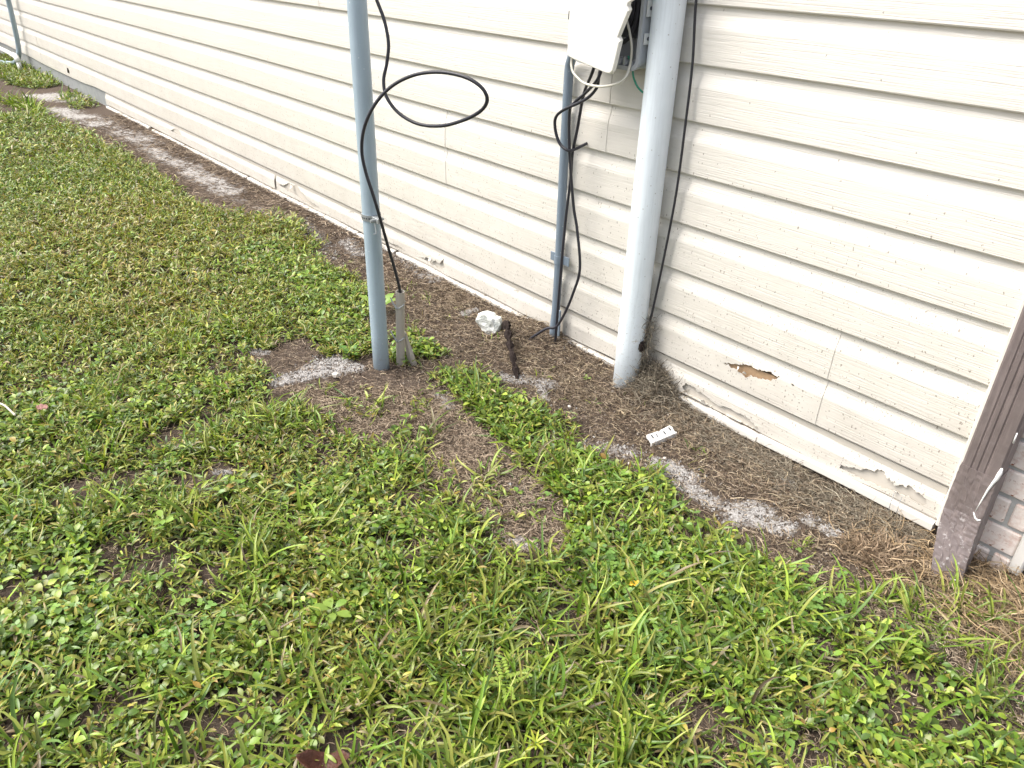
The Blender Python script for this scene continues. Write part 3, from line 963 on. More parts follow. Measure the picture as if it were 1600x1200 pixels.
bm_obj('cover_rim', tube(spline(rim, 4), .0042, 7), MCOVER, co, True)
bm_obj('hinge_tab', box_bm(-1.4985, -1.4945, -.126, -.10, .965, .985, .001), MDARK, co)

tag(bm_obj('ivory_wire', tube(spline([(-1.48, -.112, .90), (-1.484, -.118, .875), (-1.473, -.125, .85), (-1.449, -.128, .835), (-1.418, -.13, .825), (-1.364, -.13, .826), (-1.321, -.12, .838), (-1.306, -.11, .854), (-1.309, -.097, .873), (-1.309, -.093, .894), (-1.311, -.094, .923), (-1.324, -.094, .957), (-1.340, -.09, .98)], 6), .0032, 8), MWCABLE, smooth=True),
    'ivory wire drooping in a shallow loop under the open box cover', 'wire')
tag(bm_obj('green_wire', tube(spline([(-1.335, -.075, .895), (-1.318, -.075, .872), (-1.312, -.078, .858), (-1.308, -.075, .844), (-1.296, -.07, .826), (-1.282, -.055, .814), (-1.265, -.01, .812), (-1.24, -.006, .83)], 6), .0025, 8), MGREEN, smooth=True),
    'green wire curving from the box bottom behind the wide pale pipe', 'wire')

# ------------------------------------------------------------------ far pipe and hose
fp = spline([(-10.9, -.12, .10), (-9.306, -.1, .128), (-8.60, -.1, .130)], 4)
b = tube(fp, .018, 12)
pv = thing('drain_pipe', 'thin white plastic pipe with an elbow by the far end of the wall', 'pipe', (-8.5, -.1, 0))
bm_obj('pipe', b, MWHITE, pv, True)
bm_obj('elbow', tube([(-8.62, -.1, .130), (-8.54, -.1, .130), (-8.495, -.1, .126), (-8.465, -.1, .112), (-8.455, -.1, .085)], .0225, 12), MWHITE, pv, True)
bm_obj('outlet', tube([(-8.456, -.1, .09), (-8.446, -.1, -.03)], .018, 12), MWHITE, pv, True)
tag(bm_obj('grey_hose', tube(spline([(-8.33, -.05, 1.2), (-8.375, -.05, .684), (-8.437, -.05, .583), (-8.466, -.05, .43), (-8.56, -.05, .178), (-8.70, -.07, .063), (-8.95, -.1, .02), (-9.3, -.18, .012)], 6), .021, 10), MPOLE, smooth=True),
    'grey hose coming down the far wall behind the thin white pipe', 'hose')

# ------------------------------------------------------------------ small things on the ground
def gz(x, y): return float(ground_z(x, y))
br = thing('plastic_bracket', 'white plastic bracket with dark slots lying on the brown litter', 'bracket', (-1.00, -.18, .01))
L, Wd = .092, .024
ux, uy = Vector((.010, .098, 0)).normalized(), Vector((.098, -.010, 0)).normalized()
o_ = Vector((-1.012, -.240, gz(-1, -.2) + .008))
b = bmesh.new()
pl = [(0, .004), (.004, 0), (L * .45, .002), (L * .5, .005), (L * .55, .002), (L - .004, 0), (L, .006), (L - .002, Wd * .6), (L - .001, Wd), (0, Wd), (.002, Wd * .5)]
lo_, hi_ = [], []
for p, q in pl:
    tilt = Vector((0, 0, .012)) * (1 - q / Wd)
    lo_.append(b.verts.new(o_ + ux * p + uy * q + tilt))
    hi_.append(b.verts.new(o_ + ux * p + uy * q + tilt + Vector((0, 0, .004))))
b.faces.new(hi_)
b.faces.new(lo_[::-1])
for i in range(len(pl)): b.faces.new((lo_[i], lo_[(i + 1) % len(pl)], hi_[(i + 1) % len(pl)], hi_[i]))
bm_obj('plate', b, MWHITE, br)
def blk(p0, p1, q0, q1, z0, z1):
    vs_ = [b.verts.new(o_ + ux * p + uy * q + Vector((0, 0, .012 * (1 - q / Wd) + z))) for z in (z0, z1) for p, q in ((p0, q0), (p1, q0), (p1, q1), (p0, q1))]
    for f in ((0, 1, 2, 3), (4, 7, 6, 5), (0, 4, 5, 1), (1, 5, 6, 2), (2, 6, 7, 3), (3, 7, 4, 0)): b.faces.new([vs_[i] for i in f])
for p, q, s in ((.014, .008, .0045), (.030, .010, .003), (.056, .011, .004), (.078, .007, .0045)):
    b = bmesh.new()
    blk(p, p + s, q - .003, q + .006, .0042, .0048)
    bm_obj('slot', b, MDARK, br)
b = bmesh.new()
blk(.0, L, Wd - .002, Wd + .001, -.008, .006)
bm_obj('flange', b, MWHITE, br)

def lump(name, c, r, mat, label, cat, seed=0, sub=2, rough=.35, group=None, squash=(1, 1, 1)):
    b = bmesh.new()
    bmesh.ops.create_icosphere(b, subdivisions=sub, radius=1)
    rs = np.random.default_rng(seed)
    dirs = rs.normal(size=(9, 3))
    dirs /= np.linalg.norm(dirs, axis=1)[:, None]
    cut = rs.uniform(.42, .85, 9)
    for v in b.verts:
        p = np.array(v.co)
        for d, q in zip(dirs, cut):
            k_ = p @ d
            if k_ > q: p = p - d * (k_ - q) * .9
        p = p * (1 + rs.normal() * rough * .12)
        v.co = Vector((c[0] + p[0] * r * squash[0], c[1] + p[1] * r * squash[1], c[2] + p[2] * r * squash[2]))
    return tag(bm_obj(name, b, mat), label, cat, group)
lump('rock', (-1.775, -.14, .033), .048, MROCK, 'white crystalline rock on the brown litter near the slim conduit', 'rock', 4, 3, .5, squash=(1.0, .85, .95))
for (x, y, r, s, lab) in ((-1.261, -.269, .007, 1, 'pale stone chip on soil left of the white plastic bracket'), (-.927, -.262, .006, 2, 'pale stone chip beside the grey sand patch just below the plastic bracket'),
                          (-.969, -.35, .005, 3, 'tiny white stone chip at the edge of the green strip'), (-1.80, -.70, .012, 4, 'tan grey stone chip on sand at the blue grey pole foot')):
    lump('stone_chip', (x, y, gz(x, y) + r * .7 + .004), r, MCHIP, lab, 'stone', s, 1, .5, 'stone chips on the bare soil')
root = spline([(-1.77, -.085, .005), (-1.70, -.13, .055), (-1.66, -.16, .062), (-1.60, -.20, .045), (-1.54, -.235, .026), (-1.476, -.276, .004)], 5)
b = tube(root, [.011 + .004 * math.sin(i * 1.7) - .0002 * i for i in range(len(root))], 9)
for v in b.verts: v.co += Vector([random.uniform(-.004, .004) for _ in range(3)])
tag(bm_obj('rusted_bar', b, MRUST), 'dark rusted crusted bar sticking out of the litter beside the white rock', 'bar')

def leaf_thing(name, c, length, width, az, mat, label, cat, curl=.3, lift=.02, fold=.25):
    n, m = 12, 6
    V, F = [], []
    d = Vector((math.cos(az), math.sin(az), 0))
    s = Vector((-math.sin(az), math.cos(az), 0))
    for i in range(n + 1):
        t = i / n
        wd = width * .5 * (math.sin(math.pi * min(1, t * .96 + .02)) ** .75)
        for j in range(m + 1):
            q = j / m * 2 - 1
            z = curl * length * (t - .5) ** 2 + fold * abs(q) * wd * (1 + .4 * math.sin(t * 9)) + .002 * math.sin(t * 21 + q * 4)
            V.append(Vector(c) + d * (t - .5) * length + s * q * wd + Vector((0, 0, lift + z)))
    for i in range(n):
        for j in range(m):
            a_ = i * (m + 1) + j
            F.append((a_, a_ + 1, a_ + m + 2, a_ + m + 1))
    o = mesh_obj(name, V, F, mat, None, True)
    md = o.modifiers.new('thickness', 'SOLIDIFY')
    md.thickness = .0008
    return tag(o, label, cat)
leaf_thing('dead_leaf', (-.715, -1.332, -.014), .080, .042, R(50), MDEAD, 'curled red brown dead leaf in the grass at the bottom edge', 'leaf', 1.6, .040, .75)
leaf_thing('faded_leaf', (-2.06, -1.402, 0), .035, .024, R(30), MPINK, 'small faded pink leaf on the lawn at the left edge', 'leaf', .3, .05, .3)
leaf_thing('yellow_leaf', (-.668, -.674, 0), .026, .015, R(60), MYEL, 'small fallen yellow leaf among the round clover', 'leaf', .3, .035, .3)
tag(bm_obj('twig', tube(spline([(-2.165, -1.482, .045), (-2.12, -1.474, .055), (-2.065, -1.464, .05)], 4), .0026, 6), MTWIG), 'bleached pale twig lying on the lawn at the left edge', 'twig')

# ------------------------------------------------------------------ vegetation
YEL = [(-3.82, -.70, .3), (-3.2, -.55, .35), (-1.90, -1.53, .12), (-1.14, -1.13, .07), (-.91, -1.17, .07), (-3.34, -1.04, .5), (-2.62, -.92, .3), (-.23, -.66, .08), (-1.03, -1.18, .08), (-2.1, -1.0, .1)]
def yellowing(x, y):
    v = .15 + .5 * np.clip(fbm(x, y, 2.2, 80) - .35, 0, 1)
    for bx, by, r in YEL:
        v = v + .55 * np.exp(-((x - bx) ** 2 + (y - by) ** 2) / (r * r))
    return np.clip(v, 0, 1)

def scatter(n, x0, x1, y0, y1, dens):
    X, Y = [], []
    got = 0
    while got < n:
        x = rng.uniform(x0, x1, n)
        y = rng.uniform(y0, y1, n)
        # leave out what the camera could never see: too close in front of it or far to its side
        k = (rng.random(n) < dens(x, y)) & (y > -1.72 - .12 * (x < -2) - np.clip(-x - 1.2, 0, 6) * .02)
        X.append(x[k])
        Y.append(y[k])
        got += k.sum()
        if not k.any(): break
    return np.concatenate(X)[:n], np.concatenate(Y)[:n]

PAL = {
    'green': np.array([(.14, .24, .026), (.17, .28, .035), (.105, .19, .024), (.20, .30, .04), (.13, .225, .05)]),
    'lime': np.array([(.29, .38, .05), (.34, .41, .07), (.25, .35, .045)]),
    'olive': np.array([(.24, .27, .05), (.29, .30, .065), (.19, .225, .045), (.34, .35, .085)]),
    'yellow': np.array([(.50, .43, .09), (.44, .36, .09), (.50, .36, .10), (.36, .22, .055)]),
    'straw': np.array([(.36, .27, .16), (.27, .20, .12), (.44, .36, .23), (.18, .125, .08)]),
}
def pick(names, probs, n):
    """probs (n,k) -> colours"""
    P = np.asarray(probs, float)
    P = P / P.sum(1, keepdims=True)
    u_ = rng.random(n)[:, None]
    idx = np.minimum((u_ > np.cumsum(P, 1)).sum(1), len(names) - 1)
    C = np.zeros((n, 3))
    for i, nm in enumerate(names):
        k = idx == i
        pal = PAL[nm]
        C[k] = pal[rng.integers(0, len(pal), k.sum())]
    return C * rng.uniform(.38, 1.18, (n, 1)) * np.array([.98, 1.02, .95])

class Bag:
    def __init__(s): s.V, s.F, s.C, s.o = [], [], [], 0
    def add(s, V, F, C):
        s.V.append(V); s.F.append(F + s.o); s.C.append(C); s.o += len(V)
    def build(s, name, mat, parent=None, smooth=True):
        return quads_obj(name, np.concatenate(s.V), np.concatenate(s.F), np.concatenate(s.C), mat, smooth, parent)

def leaves(bag, P, az, el, curl, L, W, wprof, C, Ctip=None, roll=None, across=2, fold=.25, twist=0, wob=0):
    """N curved leaves; el = start elevation, curl = total downward turn over the length"""
    n = len(P)
    k = len(wprof) - 1
    t = np.linspace(0, 1, k + 1)
    L = np.broadcast_to(L, n)
    W = np.broadcast_to(W, n)
    ang = el[:, None] - curl[:, None] * t[None]
    dl = (L / k)[:, None]
    hz = np.concatenate([np.zeros((n, 1)), np.cumsum(np.cos(ang[:, :-1]) * dl, 1)], 1)
    vz = np.concatenate([np.zeros((n, 1)), np.cumsum(np.sin(ang[:, :-1]) * dl, 1)], 1)
    azk = az[:, None] + (wob * rng.normal(size=n))[:, None] * t[None] ** 2 if wob else np.repeat(az[:, None], k + 1, 1)
    cx = P[:, :1] + hz * np.cos(azk)
    cy = P[:, 1:2] + hz * np.sin(azk)
    cz = P[:, 2:3] + vz
    rl = np.zeros(n) if roll is None else roll
    rl = rl[:, None] + twist * t[None]
    sx, sy = -np.sin(azk), np.cos(azk)
    # leaf normal direction (perpendicular to tangent, in the vertical plane)
    nx_, ny_, nz_ = -np.sin(ang) * np.cos(azk), -np.sin(ang) * np.sin(azk), np.cos(ang)
    wx = sx * np.cos(rl) + nx_ * np.sin(rl)
    wy = sy * np.cos(rl) + ny_ * np.sin(rl)
    wz = nz_ * np.sin(rl)
    qs = np.linspace(-1, 1, across + 1)
    V = np.zeros((n, k + 1, across + 1, 3))
    wd = W[:, None] * np.asarray(wprof)[None] * .5
    for j, q in enumerate(qs):
        f = fold * wd * abs(q)
        V[:, :, j, 0] = cx + wx * wd * q + nx_ * f
        V[:, :, j, 1] = cy + wy * wd * q + ny_ * f
        V[:, :, j, 2] = cz + wz * wd * q + nz_ * f
    m = across + 1
    i = (np.arange(n) * (k + 1) * m)[:, None, None] + np.arange(k)[None, :, None] * m + np.arange(across)[None, None]
    F = np.stack([i, i + 1, i + m + 1, i + m], -1).reshape(-1, 4)
    Cv = np.repeat(C[:, None], k + 1, 1)
    if Ctip is not None:
        Cv = C[:, None] * (1 - t[None, :, None]) + Ctip[:, None] * t[None, :, None]
    Cv = np.repeat(Cv[:, :, None], m, 2).reshape(-1, 3)
    bag.add(V.reshape(-1, 3), F, Cv)
    return cx, cy, cz

LANCE = [.35, .85, 1.0, .78, .06]
LANCE_S = [.5, 1.0, .75, .08]
OVATE = [.12, .12, .72, 1.0, .82, .10]
BLADE = [.7, .95, 1.0, .95, .82, .6, .06]
STEM = [1, 1, 1, .8]
STRAW = [.6, 1, 1, .5]

def ranged(a_, b_, n): return rng.uniform(a_, b_, n)

# --- A: low creeping lawn grass: sprigs of short pointed leaves
def sprigs(bag, n, x0, x1, y0, y1, nl, across, prof, scale=1.0, dens=density):
    x, y = scatter(n, x0, x1, y0, y1, dens)
    n = len(x)
    z = ground_z(x, y)
    d = density(x, y)
    yl = yellowing(x, y)
    az = ranged(0, 2 * math.pi, n)
    el = ranged(R(12), R(75), n)
    Ls = ranged(.018, .050, n) * scale * (.6 + .5 * d)
    h = np.zeros(n) + z + ranged(-.004, .010, n)
    stemc = pick(['olive', 'green', 'straw'], np.stack([.5 + 0 * yl, .5 - .3 * yl, .15 + yl * .4], 1), n)
    cx, cy, cz = leaves(bag, np.stack([x, y, h], 1), az, el, ranged(0, .6, n), Ls, ranged(.0012, .002, n), STEM, stemc, across=1, fold=0)
    for i in range(nl):
        s = (i + .35 + ranged(-.3, .3, n)) / nl * 3
        s = np.clip(s, 0, 2.999)
        i0 = s.astype(int)
        f = s - i0
        r_ = np.arange(n)
        px = cx[r_, i0] * (1 - f) + cx[r_, i0 + 1] * f
        py = cy[r_, i0] * (1 - f) + cy[r_, i0 + 1] * f
        pz = cz[r_, i0] * (1 - f) + cz[r_, i0 + 1] * f
        la = az + (1 if i % 2 else -1) * ranged(R(15), R(85), n)
        le = ranged(R(-5), R(62), n)
        LL = ranged(.014, .032, n) * scale
        WW = LL * ranged(.16, .27, n)
        C = pick(['green', 'lime', 'olive', 'yellow', 'straw'], np.stack([.62 - .45 * yl, .30 + 0 * yl, .28 + .42 * yl, .02 + .16 * yl ** 2, .03 + .12 * yl], 1), n)
        Ct = C * ranged(.85, 1.3, n)[:, None]
        tip = rng.random(n) < (.12 + .3 * yl)
        Ct[tip] = PAL['yellow'][rng.integers(0, 4, tip.sum())] * .8
        leaves(bag, np.stack([px, py, pz], 1), la, le, ranged(.0, 1.1, n), LL, WW, prof, C, Ct, ranged(-.7, .7, n), across=across, fold=.35)

g1 = Bag()
sprigs(g1, 16500, -2.7, .15, -1.85, -.05, 5, 2, LANCE, .86)
sprigs(g1, 19000, -5.0, -2.7, -2.0, .0, 4, 1, LANCE_S, 1.0)
sprigs(g1, 15000, -10.0, -5.0, -2.0, .0, 4, 1, LANCE_S, 1.25)
tag(g1.build('lawn_grass', MLEAF), 'low green and yellowish creeping lawn grass', kind='stuff')

# --- B: broad ovate weeds on short stalks
def broad(bag, n, x0, x1, y0, y1, dens, smin=.016, smax=.032):
    x, y = scatter(n, x0, x1, y0, y1, dens)
    n = len(x)
    z = ground_z(x, y) + ranged(.004, .026, n)
    yl = yellowing(x, y)
    grp = rng.integers(3, 6)
    az0 = ranged(0, 2 * math.pi, n)
    base = np.stack([x, y, z], 1)
    tone = rng.random(n)
    for i in range(4):
        keep = rng.random(n) < (1.0, .95, .85, .6)[i]
        m = keep.sum()
        az = az0[keep] + i * R(92) + ranged(-.4, .4, m)
        L_ = ranged(smin, smax, m)
        C = pick(['green', 'lime', 'olive', 'yellow'], np.stack([.75 - .3 * yl[keep], .45 * (tone[keep] > .4) + .06, .06 + .10 * yl[keep], .006 + .02 * yl[keep]], 1), m)
        leaves(bag, base[keep] + np.stack([0 * az, 0 * az, ranged(-.004, .006, m)], 1), az, ranged(R(0), R(50), m), ranged(.2, 1.1, m), L_, L_ * ranged(.42, .62, m), OVATE, C, C * ranged(.95, 1.2, m)[:, None], ranged(-.4, .4, m), across=2, fold=.22)
    st = pick(['olive', 'green'], np.ones((n, 2)), n)
    leaves(bag, np.stack([x, y, z - .03], 1), ranged(0, 6.28, n), ranged(R(60), R(90), n), ranged(0, .3, n), .032, .0018, STEM, st, across=1, fold=0)

def clump_density(thr, f, seed, gain=4.0):
    return lambda x, y: np.clip((fbm(x, y, f, seed, 2) - thr) * gain, 0, 1) * density(x, y)
bw = Bag()
broad(bw, 1500, -2.4, .1, -1.85, -.3, clump_density(.50, 6, 90), .012, .025)
broad(bw, 900, -2.3, -1.0, -1.9, -1.1, clump_density(.42, 7, 91), .014, .028)
sd_ = lambda x, y: np.where(pip(x, y, STRIP) | pip(x, y, STUBG), 1, 0) * density(x, y)
broad(bw, 1150, -2.0, .05, -.75, -.25, sd_, .012, .026)
broad(bw, 900, -4.5, -2.3, -1.9, -.3, clump_density(.58, 4, 92), .012, .022)
edge = lambda x, y: np.clip(1 - np.abs(y + .42) / .16, 0, 1) * density(x, y)
broad(bw, 500, -3.0, -1.9, -.65, -.2, edge, .014, .026)
tag(bw.build('broadleaf_weeds', MLEAF), 'bright oval leaved ground cover weeds', kind='stuff')

# --- C: long grass blades in tufts
def tufts(bag, n, x0, x1, y0, y1, dens, lmin, lmax, nb, wmin=.0035, wmax=.0075, upr=(20, 80)):
    x, y = scatter(n, x0, x1, y0, y1, dens)
    n = len(x)
    yl = yellowing(x, y)
    size = ranged(.65, 1.15, n)
    for i in range(nb):
        keep = rng.random(n) < (1.0 if i < nb // 2 else .6)
        m = keep.sum()
        ox, oy = rng.normal(0, .010, m), rng.normal(0, .010, m)
        px, py = x[keep] + ox, y[keep] + oy
        az = ranged(0, 2 * math.pi, m)
        L_ = ranged(lmin, lmax, m) * size[keep]
        C = pick(['green', 'lime', 'olive', 'straw'], np.stack([.62 - .2 * yl[keep], .42 + 0 * L_, .15 + .2 * yl[keep], .05 + .08 * yl[keep]], 1), m)
        Ct = C * ranged(.9, 1.35, m)[:, None]
        tip = rng.random(m) < .25
        Ct[tip] = PAL['olive'][rng.integers(0, 4, tip.sum())] * 1.2
        leaves(bag, np.stack([px, py, ground_z(px, py) - .003], 1), az, ranged(R(upr[0]), R(upr[1]), m), ranged(.1, 1.5, m), L_, ranged(wmin, wmax, m), BLADE, C, Ct, ranged(-.5, .5, m), across=2, fold=.45, wob=.35)
gb = Bag()
tufts(gb, 330, -1.75, .0, -1.75, -.45, clump_density(.42, 5, 101, 5), .06, .135, 9)
tufts(gb, 420, -1.3, .0, -1.5, -.35, lambda x, y: density(x, y) * np.clip(1.2 - np.hypot(x + .55, y + .95) / .65, 0, 1), .05, .12, 8)
tufts(gb, 260, -2.7, -1.2, -1.8, -.6, clump_density(.5, 4, 103, 5), .05, .10, 8, .003, .006)
tufts(gb, 200, -4.8, -2.5, -1.9, -.4, clump_density(.5, 3, 105, 5), .05, .09, 7, .004, .007)
tufts(gb, 110, -.65, .06, -.75, -.12, lambda x, y: np.where(pip(x, y, SPARSE2), .8, .25 * density(x, y)), .05, .11, 6, .003, .006)
tufts(gb, 130, -1.7, -.5, -.62, -.28, sd_, .04, .09, 7, .003, .006)
tufts(gb, 120, -9.8, -6.2, -.9, -.0, density, .07, .13, 9, .006, .010)
tufts(gb, 26, -7.1, -6.1, -.56, -.40, lambda x, y: np.ones_like(x), .08, .16, 12, .008, .012)
soil_any = lambda x, y: np.where((density(x, y) < .3) & (sand_mask(x, y) < .5), 1, 0) * (fbm(x, y, 7, 110) > .52)
tufts(gb, 150, -3.4, -.2, -.8, -.10, soil_any, .015, .04, 5, .002, .0035)
tag(gb.build('grass_blades', MBLADE), 'longer arching green grass blades growing in tufts', kind='stuff')

# --- D: clover
cl = Bag()
def clover(n, cx_, cy_, r):
    x, y = rng.normal(cx_, r, n), rng.normal(cy_, r, n)
    z = ground_z(x, y) + ranged(.014, .034, n)
    a0 = ranged(0, 6.28, n)
    tint = np.array([(.11, .22, .045), (.14, .26, .055), (.17, .29, .05)])[rng.integers(0, 3, n)] * ranged(.8, 1.25, n)[:, None]
    sz = ranged(.007, .012, n)
    for i in range(3):
        leaves(cl, np.stack([x, y, z], 1), a0 + i * R(120), ranged(R(0), R(25), n), ranged(0, .5, n), sz, sz * .95, [.15, .75, 1.0, .75, .3], tint, tint * 1.1, ranged(-.2, .2, n), across=2, fold=.12)
    leaves(cl, np.stack([x, y, z - .032], 1), a0, ranged(R(70), R(90), n), ranged(0, .2, n), .033, .001, STEM, tint * .9, across=1, fold=0)
for args in ((130, -.671, -.67, .045), (40, -.57, -.749, .025), (45, -1.248, -1.547, .05), (50, -1.115, -1.387, .04), (80, -.72, -.63, .05), (60, -.45, -.45, .06), (60, -.95, -.50, .06)): clover(*args)
tag(cl.build('clover', MLEAF), 'small three leaflet clover among the grass', kind='stuff')

# --- straw and litter
def straw_d(x, y):
    d = density(x, y)
    near = np.clip((y + .55) / .45, .42, 1)
    right = np.clip((x + 1.25) / .4, 0, 1)
    base = near * (1 - .82 * np.clip(sand_mask(x, y), 0, 1)) * (1 - .75 * d)
    base *= np.where(x < -2.2, .55, 1)
    return base * (.35 + .65 * np.clip(fbm(x, y, 12, 120) * 1.6 - .2, 0, 1)) * np.where(y > .01, 0, 1)
sb_ = Bag()
def straws(n, x0, x1, y0, y1, dens, lmin, lmax, pal, wmin=.0009, wmax=.0020, lift=.012, upe=(-12, 22)):
    x, y = scatter(n, x0, x1, y0, y1, dens)
    n = len(x)
    z = ground_z(x, y) + rng.random(n) ** 2 * lift + .0015
    P = PAL['straw'] if pal is None else np.array(pal)
    C = P[rng.integers(0, len(P), n)] * ranged(.6, 1.25, n)[:, None]
    L_ = lmin + (lmax - lmin) * rng.random(n) ** 2
    leaves(sb_, np.stack([x, y, z], 1), ranged(0, 6.28, n), ranged(R(upe[0]), R(upe[1]), n), ranged(-.1, .8, n), L_, ranged(wmin, wmax, n), STRAW, C, C * .9, ranged(-1.2, 1.2, n), across=1, fold=0, wob=.9)
DKB = [(.17, .122, .085), (.26, .195, .14), (.34, .265, .195), (.085, .060, .044), (.43, .35, .26)]
TAN = [(.38, .30, .20), (.30, .24, .165), (.45, .375, .26), (.20, .155, .105), (.16, .12, .08)]
GRY = [(.26, .225, .175), (.21, .18, .14), (.32, .285, .22), (.17, .14, .105)]
straws(40000, -2.6, -.25, -.95, .02, straw_d, .007, .036, DKB, .0008, .0017)
straws(7000, -2.4, -.25, -.5, .02, straw_d, .015, .060, TAN)
straws(7000, -6.0, -2.2, -.5, .02, straw_d, .02, .07, DKB, .0015, .003)
bank = lambda x, y: np.clip((y + .16) / .12, 0, 1) * np.clip((x + 1.25) / .15, 0, 1) * (.4 + .6 * np.clip((x + 1.0) / .5, 0, 1))
straws(5200, -1.25, -.37, -.20, -.008, bank, .02, .080, GRY, .0010, .0020, .011, (-12, 20))
heap = lambda x, y: np.exp(-(((x + 1.17) / .06) ** 2 + ((y + .02) / .05) ** 2))
straws(1500, -1.32, -1.05, -.14, .0, heap, .02, .06, GRY, .001, .002, .03, (-20, 75))
corner = lambda x, y: np.clip(1 - np.hypot(x + .12, y + .08) / .24, 0, 1) + .22 * np.clip(1 - np.hypot(x + .36, y + .14) / .16, 0, 1)
spa = lambda x, y: np.where(pip(x, y, SPARSE2) | pip(x, y, SPARSE), 1, 0)
straws(13000, -1.9, .12, -.9, -.1, spa, .008, .034, [(.42, .33, .245), (.33, .255, .185), (.50, .41, .31), (.18, .135, .10)], .0008, .0017, .009)
straws(3400, -.50, .10, -.42, -.005, corner, .02, .09, [(.40, .29, .17), (.33, .24, .14), (.48, .37, .24), (.24, .17, .10)], .0011, .0023, .018, (-10, 45))
straws(1300, -.48, -.30, -.24, -.08, lambda x, y: np.exp(-(((x + .40) / .05) ** 2 + ((y + .19) / .05) ** 2)), .012, .05, [(.30, .22, .15), (.22, .155, .10), (.38, .29, .20)], .0015, .0035, .014, (-10, 60))
def lawn_thatch(x, y):
    d = density(x, y)
    return np.where(d > .03, np.clip(1.0 - .85 * d, .12, 1), .12)
straws(14000, -2.8, .1, -1.8, -.35, lawn_thatch, .009, .036, [(.24, .18, .12), (.32, .25, .17), (.13, .095, .065), (.42, .35, .24)], .0009, .0019, .012)
tag(sb_.build('straw_litter', MSTRAW, smooth=False), 'dry brown and tan straw litter on the soil', kind='stuff')
# dried wad caught between the thin cable and the pale pipe
nb_ = Bag()
sb_ = nb_
n = 420
t = rng.random(n)
x = -1.207 + rng.normal(0, .009, n) + .006 * (t - .5)
y = -.030 + rng.normal(0, .008, n)
z = .03 + t * .20
C = np.array(GRY)[rng.integers(0, 4, n)] * ranged(.5, 1.0, n)[:, None]
leaves(nb_, np.stack([x, y, z], 1), ranged(0, 6.28, n), ranged(R(-80), R(60), n), ranged(-.5, .9, n), ranged(.015, .045, n), ranged(.0009, .0018, n), STRAW, C, C, ranged(-1, 1, n), across=1, fold=0, wob=.8)
tag(nb_.build('dry_grass_wad', MSTRAW, smooth=False), 'wad of dry grey brown grass caught on the thin dark cable', 'dry grass')

# --- crumbs of soil and sand
def crumbs(name, n, x0, x1, y0, y1, dens, rmin, rmax, pal, label):
    x, y = scatter(n, x0, x1, y0, y1, dens)
    n = len(x)
    r = rmin + (rmax - rmin) * rng.random(n) ** 3
    z = ground_z(x, y) + r * .3 + .002
    D = np.array([(1, 0, 0), (-.5, .87, 0), (-.5, -.87, 0), (0, 0, 1.0), (0, 0, -.9)])
    a_ = ranged(0, 6.28, n)
    V = np.repeat(D[None], n, 0) * (1 + rng.normal(0, .22, (n, 5, 1)))
    ca, sa = np.cos(a_)[:, None], np.sin(a_)[:, None]
    V = np.stack([V[..., 0] * ca - V[..., 1] * sa, V[..., 0] * sa + V[..., 1] * ca, V[..., 2]], -1) * r[:, None, None]
    V += np.stack([x, y, z], 1)[:, None]
    T = np.array([(0, 1, 3), (1, 2, 3), (2, 0, 3), (1, 0, 4), (2, 1, 4), (0, 2, 4)])
    F = (np.arange(n) * 5)[:, None, None] + T[None]
    P = np.array(pal)
    C = np.repeat((P[rng.integers(0, len(P), n)] * ranged(.75, 1.2, n)[:, None])[:, None], 5, 1)
    tag(quads_obj(name, V.reshape(-1, 3), F.reshape(-1, 3), C.reshape(-1, 3), MCRUMB), label, kind='stuff')
crumbs('sand_crumbs', 12000, -3.2, -.4, -1.2, .0, lambda x, y: np.clip(sand_mask(x, y) * 1.3 - .25 + (fbm(x, y, 40, 130) - .5), 0, 1), .0012, .0045, [(.46, .445, .435), (.36, .345, .335), (.50, .485, .47), (.16, .135, .12), (.11, .09, .075)], 'loose grey sand crumbs')
crumbs('soil_crumbs', 20000, -3.2, .05, -1.8, .0, lambda x, y: .12 + .88 * np.clip((y + .8) / .5, 0, 1) * (1 - .6 * np.clip(sand_mask(x, y), 0, 1)), .0012, .0042, [(.12, .09, .07), (.05, .04, .032), (.22, .175, .14), (.34, .30, .26), (.42, .37, .31)], 'small brown soil crumbs and chips')

# --- single weeds one can point at
def weed(name, c, n, L_, asp, el, pal, label, cat='weed', prof=OVATE, curl=.6, h=.02, seed=0, az0=0.0, stem=True):
    global rng
    keep = rng
    rng = np.random.default_rng(seed)
    z0 = gz(*c)
    t = thing(name, label, cat, (c[0], c[1], z0))
    P = np.array(pal)
    for i in range(n):
        bg_ = Bag()
        C = (P[rng.integers(0, len(P), 1)] * rng.uniform(.9, 1.15))
        LL = L_ * rng.uniform(.75, 1.1)
        az = np.array([az0 + i * 2 * math.pi / n + rng.uniform(-.25, .25)])
        leaves(bg_, np.array([[c[0], c[1], z0 + h * rng.uniform(.7, 1.1)]]), az, np.array([R(el) * rng.uniform(.5, 1.3)]), np.array([curl * rng.uniform(.6, 1.3)]), LL, LL * asp, prof, C, C * 1.1, np.array([rng.uniform(-.2, .2)]), across=2, fold=.18)
        bg_.build('leaf', MLEAF, t)
    if stem:
        bm_obj('stem', tube([(c[0], c[1], z0 - .01), (c[0] + .001, c[1], z0 + h)], .0013, 6), MLEAF_STEM, t)
    rng = keep
MLEAF_STEM = plain('green stem', (.10, .16, .04), .5, .4, .15, 60)
LIME = [(.16, .27, .04), (.20, .30, .05)]
GRN = [(.09, .20, .035), (.11, .23, .04)]
weed('broadleaf_weed', (-1.885, -.600), 6, .042, .55, 35, GRN, 'small round leaved weed at the left foot of the blue grey pole', h=.016, seed=1)
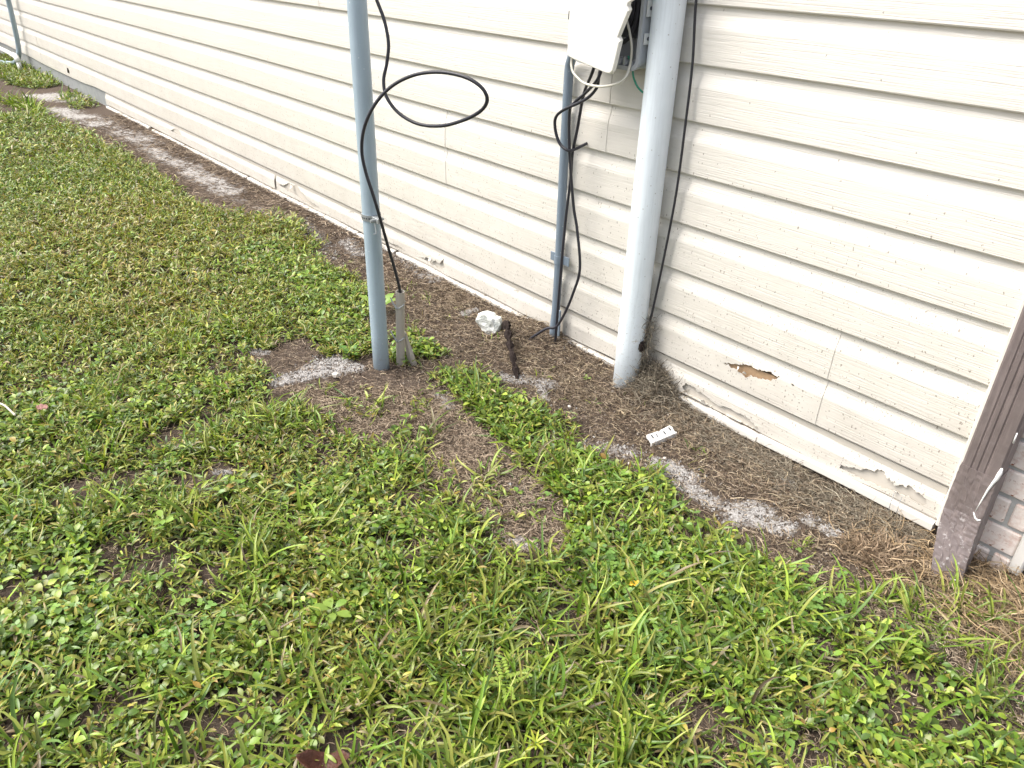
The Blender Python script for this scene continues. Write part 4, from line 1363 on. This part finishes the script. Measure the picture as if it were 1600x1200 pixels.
weed('broadleaf_weed', (-2.10, -.36), 7, .085, .36, 55, LIME, 'tall light green leafy weed behind the blue grey pole', h=.02, seed=2)
weed('broadleaf_weed', (-.985, -1.165), 5, .040, .52, 25, LIME, 'bright four leaved weed in the front lawn above the dead leaf', h=.04, seed=3, az0=.4)
weed('broadleaf_weed', (-1.43, -1.32), 6, .029, .5, 30, LIME, 'pale oval leaved weed in the front left lawn', h=.04, seed=7, az0=.9)
weed('sprout', (-1.34, -.12), 5, .016, .5, 35, LIME, 'tiny bright sprout alone on litter left of the wide pale pipe', h=.008, seed=8)
weed('sedge', (-.532, -1.065), 9, .024, .16, 40, [(.42, .46, .05), (.36, .42, .05)], 'yellow green starry sedge head low in the front grass', 'sedge', LANCE, .4, .05, 4)
weed('sedge', (-.372, -.553), 9, .024, .16, 40, [(.42, .44, .05), (.36, .42, .05)], 'yellow starry sedge head at the right edge of the green strip', 'sedge', LANCE, .4, .04, 5)
weed('sedge', (-.12, -.40), 8, .045, .14, 50, [(.34, .38, .07), (.28, .34, .06)], 'pale yellow grass star on sparse soil at far right', 'sedge', LANCE, .5, .015, 6)
# feathery compound leaf
fz = gz(-.647, -1.027)
ft = thing('feathery_weed', 'feathery yellow green weed with many tiny leaflets in the front grass', 'weed', (-.647, -1.027, fz))
keep = rng
rng = np.random.default_rng(77)
for fnd in range(4):
    bg_ = Bag()
    azf = 1.2 + fnd * 1.5
    for i in range(6):
        for s_ in (-1, 1):
            px = -.647 + math.cos(azf) * (.008 + i * .006)
            py = -1.027 + math.sin(azf) * (.008 + i * .006)
            C = np.array([(.24, .34, .05)]) * rng.uniform(.85, 1.15)
            leaves(bg_, np.array([[px, py, fz + .05 + i * .001]]), np.array([azf + s_ * 1.2]), np.array([.15]), np.array([.3]), .011, .006, OVATE, C, C, np.array([0.]), across=2, fold=.15)
    bg_.build('frond', MLEAF, ft)
rng = keep
bm_obj('stem', tube([(-.647, -1.027, fz - .01), (-.645, -1.026, fz + .05)], .0012, 6), MLEAF_STEM, ft)
print('polys', sum(len(o.data.polygons) for o in bpy.data.objects if o.type == 'MESH'))
